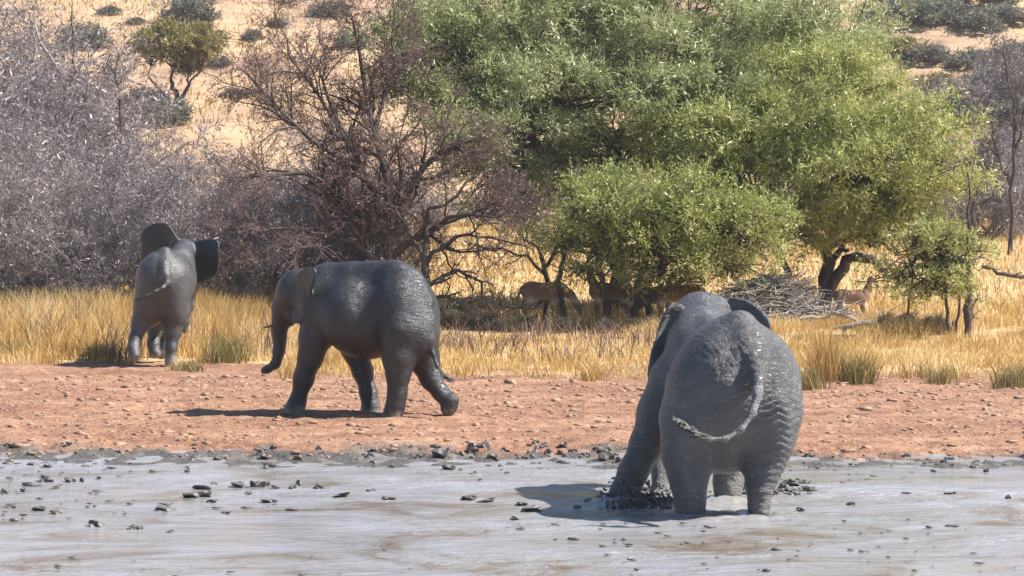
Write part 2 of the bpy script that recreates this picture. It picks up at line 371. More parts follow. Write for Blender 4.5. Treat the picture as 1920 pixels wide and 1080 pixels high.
# ------------------------------------------------------------------ ground and mud pool
def axis(segs):
    out = []
    for a, b, s in segs: out.append(np.arange(a, b, s))
    out.append(np.array([segs[-1][1]])); return np.concatenate(out)
xs = axis([(-260, -120, 20), (-120, -40, 4), (-40, -11, .6), (-11, 11, .075), (11, 40, .6), (40, 120, 4), (120, 261, 20)])
ys = axis([(-80, 0, 8), (0, 20, 1.5), (20, 29, .3), (29, 49, .075), (49, 64, .2), (64, 130, .7), (130, 260, 2), (260, 521, 10)])
X, Y = np.meshgrid(xs, ys, indexing='ij')
Z = ground_z(X, Y)
nx, ny = X.shape
idx = np.arange(nx*ny).reshape(nx, ny)
F = np.stack([idx[:-1, :-1], idx[1:, :-1], idx[1:, 1:], idx[:-1, 1:]], -1).reshape(-1, 4)
me = mesh('ground', np.stack([X, Y, Z], -1).reshape(-1, 3), F, True)
S_ = Y - shore_y(X)
zone = np.zeros((nx, ny, 3), np.float32)
zone[..., 0] = 1-smooth(-.6, 3.2, S_ + 1.3*fbm(X*.7, Y*.9, 55, 4))
left = 1-smooth(-4.5, -3.3, X)
gstart = 46.2 - 1.2*smooth(2, 6, X) + 2.6*left
zone[..., 1] = smooth(gstart-1.6, gstart+3.5, Y + 2.6*fbm(X*.45, Y*.5, 61, 4))
zone[..., 2] = smooth(112, 135, Y)
a = me.attributes.new('zone', 'FLOAT_VECTOR', 'POINT'); a.data.foreach_set('vector', zone.ravel())
tag(obj('ground', me, MT['ground']), kind='structure')

xs = axis([(-60, -12, 2), (-12, 12, .07), (12, 61, 2)]); ys = axis([(-20, 19, 2), (19, 33.5, .07)])
X, Y = np.meshgrid(xs, ys, indexing='ij'); nx, ny = X.shape
fe = gx(1330, 25)
rd = np.hypot(X-fe[0]+.1, (Y-25.8))
ch = smooth(-.15, .25, fbm(X*.3, Y*.5, 77, 3))
Z = (.3+ch)*(.010*fbm(X*1.8, Y*2.6, 70, 5) + .014*np.abs(fbm(X*2.4, Y*3.4, 71, 3))) + .05*np.exp(-(rd/1.9)**2)*fbm(X*3.5, Y*4.5, 80, 4) + .01*fbm(X*.5, Y*.6, 75, 2) - .005
for fx_, fy_, fd_ in ((1100+710/2.204, 975, 25.2), (1100+432/2.204, 975, 25.25), (1100+140/2.204, 960, 26.7), (1100+583/2.204, 955, 26.6)):
    fp = pt(fx_, fy_, fd_); q_ = np.hypot(X-fp[0], Y-fp[1]); Z = Z + .05*np.exp(-((q_-.2)/.07)**2)*(1+.8*fbm(X*7, Y*7, 82, 2)) + .018*np.exp(-((q_-.42)/.07)**2)
idx = np.arange(nx*ny).reshape(nx, ny)
F = np.stack([idx[:-1, :-1], idx[1:, :-1], idx[1:, 1:], idx[:-1, 1:]], -1).reshape(-1, 4)
tag(obj('mud_pool', mesh('mud_pool', np.stack([X, Y, Z], -1).reshape(-1, 3), F, True), MT['mud']), kind='structure')

# ------------------------------------------------------------------ bodies: distance field + surface nets
class Body:
    def __init__(s, lo, hi, h):
        s.lo = np.array(lo, float); s.h = h
        s.n = np.ceil((np.array(hi)-s.lo)/h).astype(int)+1
        s.f = np.full(s.n, 9.0, np.float32)
        s.ax = [s.lo[i]+np.arange(s.n[i])*h for i in range(3)]
    def box(s, lo, hi):
        a = np.clip(np.floor((np.array(lo)-s.lo)/s.h).astype(int), 0, s.n-1); b = np.clip(np.ceil((np.array(hi)-s.lo)/s.h).astype(int)+1, 1, s.n)
        sl_ = tuple(slice(a[i], b[i]) for i in range(3))
        G = np.meshgrid(*[s.ax[i][sl_[i]] for i in range(3)], indexing='ij')
        return sl_, np.stack(G, -1)
    def un(s, sl_, d, k):
        f = s.f[sl_]
        hh = np.maximum(k-np.abs(f-d), 0)/k
        s.f[sl_] = np.minimum(f, d) - hh*hh*k*.25
    def cone(s, a, b, ra, rb, k=.08):
        a = np.array(a, float); b = np.array(b, float); m = max(ra, rb)+k+.06
        sl_, P = s.box(np.minimum(a, b)-m, np.maximum(a, b)+m)
        ba = b-a; t = np.clip(((P-a)@ba)/max(ba@ba, 1e-9), 0, 1)
        d = np.linalg.norm(P-a-t[..., None]*ba, axis=-1)-(ra+(rb-ra)*t)
        s.un(sl_, d, k)
    def chain(s, pts, k=.08):
        for (p, r), (q, r2) in zip(pts[:-1], pts[1:]): s.cone(p, q, r, r2, k)
    def ell(s, c, rad, yaw=0, pitch=0, k=.15):
        c = np.array(c, float); rad = np.array(rad, float); m = rad.max()+k+.06
        sl_, P = s.box(c-m, c+m)
        Rm = np.array(Matrix.Rotation(yaw, 3, 'Z') @ Matrix.Rotation(pitch, 3, 'X'))
        q = (P-c)@Rm
        k0 = np.linalg.norm(q/rad, axis=-1); k1 = np.linalg.norm(q/rad**2, axis=-1)
        s.un(sl_, k0*(k0-1)/np.maximum(k1, 1e-6), k)
    def plate(s, pts, th=.022, bow=None, k=.05):
        """a curved flap (ear): pts (n,3) outline; lies in its best plane, bowed"""
        pts = np.array(pts, float); c = pts.mean(0)
        u_, s_, vt = np.linalg.svd(pts-c); e1, e2, nrm = vt
        uv = np.stack([(pts-c)@e1, (pts-c)@e2], -1)
        for _ in range(2):                                                # round the outline
            nx_ = np.roll(uv, -1, 0); uv = np.stack([.75*uv+.25*nx_, .25*uv+.75*nx_], 1).reshape(-1, 2)
        m = .2
        sl_, P = s.box(pts.min(0)-m, pts.max(0)+m)
        q = P-c; x = q@e1; y = q@e2; w = q@nrm
        if bow: w = w - bow*(x*x+y*y) - .02*np.sin(9*x+2*y)
        d2 = np.full(x.shape, 1e9); ins = np.zeros(x.shape, bool)
        for i in range(len(uv)):
            A = uv[i]; B = uv[(i+1) % len(uv)]; E = B-A
            wx = x-A[0]; wy = y-A[1]; t = np.clip((wx*E[0]+wy*E[1])/max(E@E, 1e-9), 0, 1)
            d2 = np.minimum(d2, (wx-E[0]*t)**2+(wy-E[1]*t)**2)
            cnd = ((A[1] > y) != (B[1] > y)) & (x < (B[0]-A[0])*(y-A[1])/((B[1]-A[1]) if B[1] != A[1] else 1e-9)+A[0])
            ins ^= cnd
        d = np.sqrt(d2)*np.where(ins, -1, 1)
        ww = np.abs(w)-th
        d = np.sqrt(np.maximum(d, 0)**2+np.maximum(ww, 0)**2)+np.minimum(np.maximum(d, ww), 0)
        s.un(sl_, d, k)
    def mesh(s, name, origin, disp=None, tint=None):
        f = s.f; ng = f < 0
        c = np.zeros(np.array(f.shape)-1, np.int8)
        for dx in (0, 1):
            for dy in (0, 1):
                for dz in (0, 1): c += ng[dx:f.shape[0]-1+dx, dy:f.shape[1]-1+dy, dz:f.shape[2]-1+dz]
        act = np.argwhere((c > 0) & (c < 8))
        vid = np.full(c.shape, -1, np.int64); vid[tuple(act.T)] = np.arange(len(act))
        acc = np.zeros((len(act), 3)); cnt = np.zeros(len(act))
        cor = [(a_, b_, d_) for a_ in (0, 1) for b_ in (0, 1) for d_ in (0, 1)]
        for A in cor:
            for ax_ in range(3):
                if A[ax_]: continue
                B = list(A); B[ax_] = 1
                ia = tuple((act+np.array(A)).T); ib = tuple((act+np.array(B)).T)
                fa, fb = f[ia], f[ib]; cr = (fa < 0) != (fb < 0)
                t = np.where(cr, fa/np.where(cr, fa-fb, 1), 0)
                p = np.tile(np.array(A, float), (len(act), 1)); p[:, ax_] += t
                acc += p*cr[:, None]; cnt += cr
        V = s.lo + (act + acc/cnt[:, None])*s.h
        quads = []
        for ax_ in range(3):
            u, v = (ax_+1) % 3, (ax_+2) % 3
            sa = [slice(None)]*3; sb = [slice(None)]*3; sa[ax_] = slice(None, -1); sb[ax_] = slice(1, None)
            ch = np.argwhere(ng[tuple(sa)] != ng[tuple(sb)])
            ch = ch[(ch[:, u] > 0) & (ch[:, v] > 0) & (ch[:, u] < f.shape[u]-1) & (ch[:, v] < f.shape[v]-1)]
            e1 = np.zeros(3, int); e1[u] = 1; e2 = np.zeros(3, int); e2[v] = 1
            q = np.stack([vid[tuple((ch-e1-e2).T)], vid[tuple((ch-e2).T)], vid[tuple(ch.T)], vid[tuple((ch-e1).T)]], -1)
            ins = ng[tuple(ch.T)]
            q[~ins] = q[~ins][:, ::-1]; quads.append(q)
        Q = np.concatenate(quads); Q = Q[(Q >= 0).all(1)]
        V = V-np.array(origin)
        for _ in range(2):                                                # light relaxation of the net
            acc = np.zeros_like(V); n_ = np.zeros(len(V))
            for i in range(4):
                np.add.at(acc, Q[:, i], V[Q[:, (i+1) % 4]]); np.add.at(n_, Q[:, i], 1)
            V = .5*V+.5*acc/np.maximum(n_, 1)[:, None]
        if disp is not None:
            fn = np.cross(V[Q[:, 2]]-V[Q[:, 0]], V[Q[:, 3]]-V[Q[:, 1]]); N_ = np.zeros_like(V)
            for i in range(4): np.add.at(N_, Q[:, i], fn)
            V = V + unit(N_)*disp(V)[:, None]
        return mesh(name, V, Q, True, None if tint is None else tint(V))

def hair_tuft(path, rad, n, ln, rng, origin):
    """strands leaving the end of a tail"""
    path = np.array(path); t = rng.uniform(0, 1, n)*(len(path)-1.01); i = t.astype(int); f = (t-i)[:, None]
    p = path[i]*(1-f)+path[i+1]*f; d = unit(unit(path[i+1]-path[i]) + rng.normal(size=(n, 3))*.09)
    P = polyl(p+rng.normal(size=p.shape)*rad, d, ln*rng.uniform(.6, 1.2, n), 3, .1, -.03, rng)
    V, F = tubes(P, np.tile(np.array([.007, .006, .005, .002]), (n, 1)), 3)
    return V-np.array(origin), F
def tusk_mesh(a, b, c, r, origin):
    t = np.linspace(0, 1, 9)[:, None]; a, b, c = map(np.array, (a, b, c))
    P = ((1-t)**2*a+2*t*(1-t)*b+t*t*c)[None]
    V, F = tubes(P, (r*np.sqrt(np.clip(1.02-np.linspace(0, 1, 9), .02, 1)))[None], 8)
    return mesh('tusk', V-np.array(origin), F, True)
def eye_mesh(c, r, origin):
    import bmesh
    bm = bmesh.new(); bmesh.ops.create_uvsphere(bm, u_segments=10, v_segments=8, radius=r)
    me_ = bpy.data.meshes.new('eye'); bm.to_mesh(me_); bm.free()
    me_.transform(Matrix.Translation(Vector([float(v) for v in np.array(c)-np.array(origin)]))); return me_

# --- walking elephant on the shore, side on, heading left and a little away
def elephant_walking():
    D0 = 37.0; rng = np.random.default_rng(5); s_ = 3*pxm(D0); zc = 690
    ORG = gx(690, D0); CY, SY = .875, .484
    def p(zx, zy, side=0, o=.0):
        dy = -(SY/CY)*((zx-zc)/s_ - side*o*SY) + side*o*CY
        return pt(450+zx/3, 470+zy/3, D0+dy)
    yaw = math.atan2(-SY, -CY)           # local +x points backwards along the body; ellipsoid radii are (along, across, up)
    B = Body(ORG+np.array([-1.75, -1.25, -.15]), ORG+np.array([1.75, 1.35, 2.75]), .02)
    B.ell(p(525, 305), (.56, .44, .60), yaw, k=.2)
    B.ell(p(715, 368), (.76, .50, .67), yaw, k=.25)
    B.ell(p(920, 335), (.50, .47, .64), yaw, k=.25)
    B.ell(p(965, 470), (.36, .44, .48), yaw, k=.2)
    B.ell(p(1005, 370, 1, .20), (.34, .27, .44), yaw, k=.12)
    B.chain([(p(500, 125), .10), (p(640, 128), .12), (p(760, 124), .12), (p(870, 122), .12), (p(950, 160), .10)], .25)
    B.chain([(p(930, 140), .09), (p(980, 172), .085), (p(1046, 285), .075), (p(1066, 395), .07)], .10)
    B.cone(p(455, 240), p(345, 240), .37, .28, .2)
    B.ell(p(322, 225), (.30, .25, .34), yaw, k=.15)
    B.ell(p(275, 240), (.20, .22, .26), yaw, k=.12)
    B.ell(p(262, 320), (.20, .19, .22), yaw, k=.12)
    B.cone(p(300, 370, -1, .08), p(285, 400, -1, .06), .12, .07, .1); B.cone(p(300, 370, 1, .08), p(285, 400, 1, .06), .12, .07, .1)
    B.chain([(p(240, 330), .19), (p(224, 420), .125), (p(222, 500), .10), (p(215, 570), .085), (p(197, 640), .07), (p(155, 668), .055), (p(118, 678), .045)], .06)
    for zy in range(430, 640, 22): B.cone(p(222-max(0, zy-560)*.25, zy), p(222-max(0, zy-560)*.25, zy+3), .118-.00022*(zy-430), .118-.00022*(zy-430), .03)
    ear = [(330, 135), (365, 105), (400, 92), (436, 94), (443, 130), (428, 185), (405, 230), (392, 300), (380, 380), (345, 414), (320, 400), (314, 320), (318, 220)]
    B.plate([p(x, y, -1, .33+.30*(x-320)/120) for x, y in ear], .024, .25, .03)
    B.plate([p(x, y, 1, .34+.16*(x-320)/120) for x, y in ear], .024, -.25, .03)
    B.chain([(p(450, 360, -1, .2), .30), (p(420, 500, -1, .26), .235), (p(395, 600, -1, .28), .185), (p(358, 720, -1, .28), .145), (p(325, 845, -1, .28), .115), (p(308, 892, -1, .28), .14), (p(302, 908, -1, .28), .165)], .1)
    B.chain([(p(590, 430, 1, .2), .28), (p(650, 560, 1, .26), .20), (p(690, 680, 1, .28), .15), (p(722, 800, 1, .28), .125), (p(737, 870, 1, .28), .125), (p(732, 912, 1, .28), .16)], .1)
    B.chain([(p(905, 460, -1, .2), .36), (p(895, 600, -1, .26), .25), (p(890, 700, -1, .28), .17), (p(885, 800, -1, .28), .135), (p(875, 870, -1, .28), .13), (p(858, 930, -1, .28), .165)], .1)
    B.chain([(p(1000, 470, 1, .16), .34), (p(1035, 610, 1, .24), .23), (p(1075, 720, 1, .26), .165), (p(1130, 800, 1, .26), .12), (p(1170, 845, 1, .26), .108), (p(1182, 880, 1, .26), .11)], .08)
    B.cone(p(1196, 838, 1, .26), p(1172, 888, 1, .26), .10, .118, .05)
    B.chain([(p(1058, 395, -1, .02), .075), (p(1072, 500, -1, .06), .05), (p(1085, 580, -1, .06), .035), (p(1110, 650, -1, .05), .026), (p(1140, 695, -1, .05), .02)], .06)
    root = empty('elephant', ORG, 'dark wet elephant walking side-on across the red bank with one hind foot lifted', 'elephant', None)
    obj('body', B.mesh('elephant_body', ORG, lambda V: .009*fbm(V[:, 0]*5+V[:, 1]*4, V[:, 2]*5, 14, 4)), MT['skin_mid'], root)
    V, F_ = hair_tuft([p(1115, 660, -1, .05), p(1142, 697, -1, .05), p(1165, 712, -1, .05)], .012, 60, .16, rng, ORG)
    obj('tail_tuft', mesh('tail_tuft', V, F_), MT['hair'], root)
    for sd in (-1, 1): obj('tusk', tusk_mesh(p(215, 412, sd, .13), p(170, 428, sd, .17), p(128, 433, sd, .18), .026, ORG), MT['ivory'], root)
    for sd in (-1, 1): obj('eye', eye_mesh(p(262, 292, sd, .205), .03, ORG), MT['eye'], root)
elephant_walking()

# --- elephant wading in the mud, seen from behind
def elephant_wading():
    D0 = 25.0; rng = np.random.default_rng(6); ORG = np.array([*gx(1330, D0)[:2], 0.]); k_ = 1014/460
    def p(zx, zy, dy=0): return pt(1100+zx/k_, 520+zy/k_, D0+dy)
    B = Body(ORG+np.array([-1.45, -.75, -.3]), ORG+np.array([1.3, 3.7, 2.75]), .022)
    B.ell(p(605, 455, .45), (.66, .70, .76), 0, k=.2)
    B.ell(p(765, 500, .30), (.29, .46, .58), 0, k=.2)
    B.ell(p(440, 560, .35), (.30, .44, .56), 0, k=.2)
    B.ell(p(565, 650, .55), (.42, .45, .42), 0, k=.2)
    B.ell(p(572, 465, 1.15), (.60, .80, .64), .2, k=.15)
    B.ell(p(478, 365, 1.75), (.44, .52, .56), .2, k=.12)
    B.chain([(p(510, 215, 1.7), .10), (p(585, 205, .9), .10), (p(632, 200, .30), .11), (p(672, 260, .05), .11), (p(692, 330, -.09), .10)], .16)
    B.cone(p(475, 250, 1.95), p(478, 205, 2.4), .36, .34, .12)
    B.ell(p(485, 195, 2.45), (.36, .36, .36), .2, k=.15)
    B.ell(p(455, 150, 2.55), (.20, .25, .20), 0, k=.12); B.ell(p(535, 160, 2.55), (.18, .25, .18), 0, k=.12)
    B.chain([(p(450, 280, 2.85), .22), (p(410, 420, 3.0), .15), (p(360, 640, 2.95), .12), (p(310, 800, 2.7), .10), (p(285, 950, 2.5), .09)], .1)
    earl = [(400, 108), (345, 98), (315, 140), (296, 220), (262, 300), (248, 370), (250, 430), (275, 440), (318, 380), (345, 300), (385, 220)]
    B.plate([p(x, y, 2.15-.0010*(390-x)) for x, y in earl], .024, .2, .04)
    earr = [(555, 88), (610, 78), (665, 92), (722, 128), (766, 180), (762, 230), (710, 310), (640, 330), (570, 260)]
    B.plate([p(x, y, 2.35-.0014*(x-555)) for x, y in earr], .024, -.2, .05)
    B.chain([(p(760, 560, .28), .32), (p(745, 680, .27), .265), (p(728, 780, .25), .20), (p(714, 870, .2), .115), (p(710, 950, .2), .088), (p(710, 1030, .2), .11)], .12)
    for zy, o in ((838, .006), (875, .007), (908, .007), (940, .007)):
        r_ = float(np.interp(zy, [560, 680, 780, 870, 950], [.32, .265, .20, .125, .10]))
        xx = float(np.interp(zy, [560, 680, 780, 870, 950], [760, 745, 728, 714, 710])); B.cone(p(xx, zy, .25), p(xx+4, zy+2, .25), r_+o, r_+o, .03)
    B.chain([(p(425, 600, .35), .32), (p(415, 730, .33), .25), (p(420, 830, .3), .185), (p(428, 920, .25), .145), (p(432, 1030, .25), .15)], .12)
    B.chain([(p(365, 430, 1.75), .30), (p(300, 560, 1.8), .23), (p(248, 690, 1.8), .175), (p(190, 810, 1.75), .15), (p(150, 900, 1.7), .14), (p(140, 985, 1.7), .15)], .12)
    B.chain([(p(590, 560, 1.6), .30), (p(590, 720, 1.65), .20), (p(585, 850, 1.65), .145), (p(583, 960, 1.6), .15)], .12)
    B.chain([(p(691, 325, -.10), .105), (p(706, 400, -.28), .085), (p(708, 480, -.46), .054), (p(686, 560, -.54), .041), (p(640, 628, -.58), .033), (p(575, 668, -.60), .028), (p(505, 668, -.60), .025), (p(470, 655, -.60), .022)], .05)
    TAIL = [p(706, 470, -.44), p(686, 560, -.54), p(640, 628, -.58), p(575, 668, -.60), p(505, 668, -.60), p(470, 655, -.60)]
    root = empty('elephant', ORG, 'large muddy elephant wading in the grey pool, rump and curled tail turned to view', 'elephant')
    def disp(V):
        z = V[:, 2]; x = V[:, 0]; y = V[:, 1]
        warp = fbm(x*2.2+9, y*2.2+z*1.1, 5, 3)
        fold = np.abs(((z*12+warp*5.5) % 1)-.5)*2*(.4+1.2*np.abs(fbm(x*4, z*4, 44, 2)))                     # sagging skin folds, strongest on the right haunch
        w = smooth(.05, .5, x)*smooth(2.05, 1.7, z)*.016 + .003
        diag = np.abs((((z*.8+x*.75)*14+warp*4) % 1)-.5)*2
        w2 = smooth(-.35, .05, x)*smooth(.5, .2, x)*smooth(1.45, 1.7, z)*smooth(1.2, .4, y)*.006
        return w*(fold-.5) + w2*(diag-.5) + .007*fbm(x*9, z*9+y*5, 3, 3)
    def tint(V):  # paler colour painted on the tail as if sunlit
        d = np.full(len(V), 9.); W_ = V+ORG
        for a_, b_ in zip(TAIL[:-1], TAIL[1:]):
            ba = b_-a_; t = np.clip(((W_-a_)@ba)/(ba@ba), 0, 1); d = np.minimum(d, np.linalg.norm(W_-a_-t[:, None]*ba, axis=1))
        l0, l1 = p(590, 760, 1.65), p(583, 960, 1.6); ba = l1-l0; t = np.clip(((W_-l0)@ba)/(ba@ba), 0, 1); dl = np.linalg.norm(W_-l0-t[:, None]*ba, axis=1)  # right foreleg: pale mud with sunlight painted into the same tone
        return np.clip(np.maximum(smooth(.085, .06, d), .9*smooth(.26, .2, dl))*(.75+.5*fbm(V[:, 0]*14, V[:, 2]*14, 6, 2)), 0, 1)
    obj('body', B.mesh('elephant_body', ORG, disp, tint), MT['skin_front'], root)
    V, F_ = hair_tuft([p(520, 668, -.60), p(470, 655, -.60), p(425, 630, -.60), p(400, 612, -.60)], .012, 170, .13, rng, ORG)
    obj('tail_tuft', mesh('tail_tuft', V, F_), MT['hair_muddy'], root)
    # mud thrown up by the feet
    a2 = np.stack([p(x, y, d) for x, y, d in zip(rng.normal(215, 75, 600), 985-np.abs(rng.normal(0, 55, 600)), rng.uniform(.8, 1.8, 600))])
    a2[:, 2] = np.maximum(a2[:, 2], .0)
    P2 = polyl(a2, unit(rng.normal(size=(600, 3))+[0, 0, .6]), rng.uniform(.02, .08, 600), 3, .3, 0, rng)
    V2, F2 = tubes(P2, rng.uniform(.006, .02, 600)[:, None]*np.array([.3, 1, .9, .2]), 5)
    return root, ORG, (V2, F2)
_, EORG, SPL2 = elephant_wading()
so = obj('mud_splash', mesh('mud_splash', SPL2[0]-EORG, SPL2[1], True), MT['clod_wet'], None, EORG)
tag(so, 'dark mud spray kicked up around the front leg of the wading elephant', 'mud splash', None, 'stuff')

# --- elephant fleeing into the grass with spread ears
def elephant_fleeing():
    D0 = 48.2; rng = np.random.default_rng(7); ORG = gx(310, D0); k_ = 1309/400
    def p(zx, zy, dy=0): return pt(80+zx/k_, 390+zy/k_, D0+dy)
    B = Body(ORG+np.array([-1.2, -.8, -.15]), ORG+np.array([1.55, 3.4, 3.15]), .022)
    B.ell(p(745, 440, .45), (.58, .62, .60), 0, k=.2)
    B.ell(p(660, 590, .35), (.30, .38, .48), 0, k=.2); B.ell(p(815, 590, .35), (.30, .38, .50), 0, k=.2)
    B.ell(p(775, 440, 1.1), (.56, .75, .58), -.1, k=.25)
    B.ell(p(828, 400, 1.75), (.37, .52, .50), -.1, k=.2)
    B.chain([(p(842, 285, 1.8), .10), (p(795, 300, 1.2), .10), (p(752, 272, .35), .10), (p(748, 350, -.04), .085), (p(755, 410, -.15), .075), (p(762, 462, -.19), .065)], .09)
    B.cone(p(842, 320, 1.8), p(862, 270, 2.3), .27, .23, .15)
    B.ell(p(865, 262, 2.45), (.24, .30, .25), -.3, k=.12)
    B.chain([(p(930, 330, 2.75), .16), (p(930, 470, 3.0), .11), (p(900, 600, 3.0), .08), (p(880, 700, 2.95), .06), (p(870, 760, 2.9), .045)], .1)
    earl = [(845, 190), (825, 175), (800, 130), (772, 96), (715, 90), (650, 105), (616, 145), (606, 220), (606, 300), (640, 325), (720, 320), (800, 290)]
    B.plate([p(x, y, 2.30+.0016*(845-x)) for x, y in earl], .028, .10, .06)
    earr = [(885, 225), (925, 202), (1000, 190), (1075, 192), (1086, 240), (1084, 340), (1068, 410), (1030, 430), (975, 460), (935, 470), (915, 390)]
    B.plate([p(x, y, 2.45-.0016*(x-885)) for x, y in earr], .028, -.10, .06)
    B.chain([(p(640, 600, .35), .28), (p(596, 720, .25), .165), (p(568, 800, .12), .115), (p(556, 860, .0), .105), (p(566, 905, -.1), .115)], .1)
    B.chain([(p(815, 640, .35), .27), (p(800, 760, .28), .16), (p(790, 860, .22), .108), (p(786, 930, .2), .10), (p(785, 978, .2), .13)], .1)
    B.chain([(p(720, 620, 1.55), .25), (p(690, 740, 1.5), .15), (p(680, 830, 1.4), .11), (p(690, 888, 1.35), .125)], .1)
    B.chain([(p(800, 620, 1.6), .25), (p(765, 740, 1.7), .15), (p(738, 830, 1.75), .125), (p(732, 890, 1.75), .14)], .1)
    B.chain([(p(762, 462, -.16), .06), (p(735, 490, -.30), .04), (p(690, 512, -.36), .03), (p(640, 535, -.40), .022), (p(610, 548, -.42), .016)], .05)
    root = empty('elephant', ORG, 'elephant trotting away into the tall golden grass with dark ears spread wide', 'elephant')
    hc = p(865, 262, 2.45)-ORG                                          # shade painted into the ear colour, darker than the body
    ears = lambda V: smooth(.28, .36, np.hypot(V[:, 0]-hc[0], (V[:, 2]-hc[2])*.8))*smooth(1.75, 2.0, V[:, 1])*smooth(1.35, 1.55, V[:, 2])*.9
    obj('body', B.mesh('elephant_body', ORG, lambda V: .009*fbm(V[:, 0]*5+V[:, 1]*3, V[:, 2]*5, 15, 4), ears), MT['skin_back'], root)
    V, F_ = hair_tuft([p(650, 531, -.4), p(612, 548, -.42), p(595, 556, -.42)], .008, 40, .10, rng, ORG)
    obj('tail_tuft', mesh('tail_tuft', V, F_), MT['hair_muddy'], root)
elephant_fleeing()

# ------------------------------------------------------------------ impalas
def impala_mesh(head_up=True, turn=0.):
    B = Body((-.75, -.35, -.02), (1.0, .35, 1.5), .0135)
    B.ell((0, 0, .70), (.42, .155, .185), k=.08); B.ell((-.30, 0, .72), (.22, .15, .19), k=.1); B.ell((.26, 0, .70), (.22, .15, .20), k=.1)
    if head_up:
        nk = [((.34, 0, .76), .13), ((.44, .0, .95), .085), ((.50, turn*.06, 1.12), .065)]; hd = (.50, turn*.06, 1.16); mz = (.50+.19*math.cos(turn), .19*math.sin(turn)+turn*.06, 1.10)
    else:
        nk = [((.36, 0, .74), .13), ((.55, 0, .62), .085), ((.68, 0, .42), .065)]; hd = (.72, 0, .36); mz = (.76, 0, .17)
    B.chain(nk, .05); B.cone(hd, mz, .062, .034, .03); B.cone(nk[-1][0], hd, .065, .062, .04)
    f = unit(np.array(mz)-np.array(hd)); sd = unit(np.cross([0, 0, 1.], f)) if head_up else np.array([0, 1., 0]); up = np.cross(f, sd)
    for s in (-1, 1):
        e0 = np.array(hd)+sd*s*.04+up*.03; B.cone(e0, e0+sd*s*.08+up*.09-f*.04, .022, .014, .015); 
    for s in (-1, 1):
        B.chain([((.29, .07*s, .62), .085), ((.30, .075*s, .42), .04), ((.31, .075*s, .30), .026), ((.30, .075*s, .08), .020), ((.32, .075*s, .02), .026)], .03)
        B.chain([((-.34, .08*s, .66), .12), ((-.31, .085*s, .48), .065), ((-.43, .085*s, .31), .030), ((-.40, .085*s, .09), .022), ((-.385, .085*s, .02), .027)], .03)
    B.chain([((-.50, 0, .78), .03), ((-.55, 0, .66), .022), ((-.55, 0, .54), .018)], .03)
    return B.mesh('impala', (0, 0, 0))
imp_up, imp_turn, imp_dn = impala_mesh(True), impala_mesh(True, .9), impala_mesh(False)
def impala(me_, px, d, rz, label, sc=1.0):
    p = gx(px, d); o = obj('impala', me_, MT['impala'], None, p); o.rotation_euler = (0, 0, rz); o.scale = (sc,)*3
    tag(o, label, 'antelope', 'impalas sheltering under the trees')
impala(imp_up, 1598, 66.5, R(12), 'reddish impala standing upright beside the fallen grey logs', 1.06)
impala(imp_dn, 1022, 65.0, R(10), 'shaded impala with its rump to the trunks at the edge of the leafy bush', 1.3)
impala(imp_turn, 1145, 65.3, R(200), 'shaded impala standing between the stems under the leafy bush', 1.28)
impala(imp_up, 1215, 64.8, R(-20), 'shaded impala under the leafy bush just behind the stems', 1.2)
impala(imp_up, 1278, 65.4, R(165), 'shaded impala half hidden behind the wading elephant', 1.25)

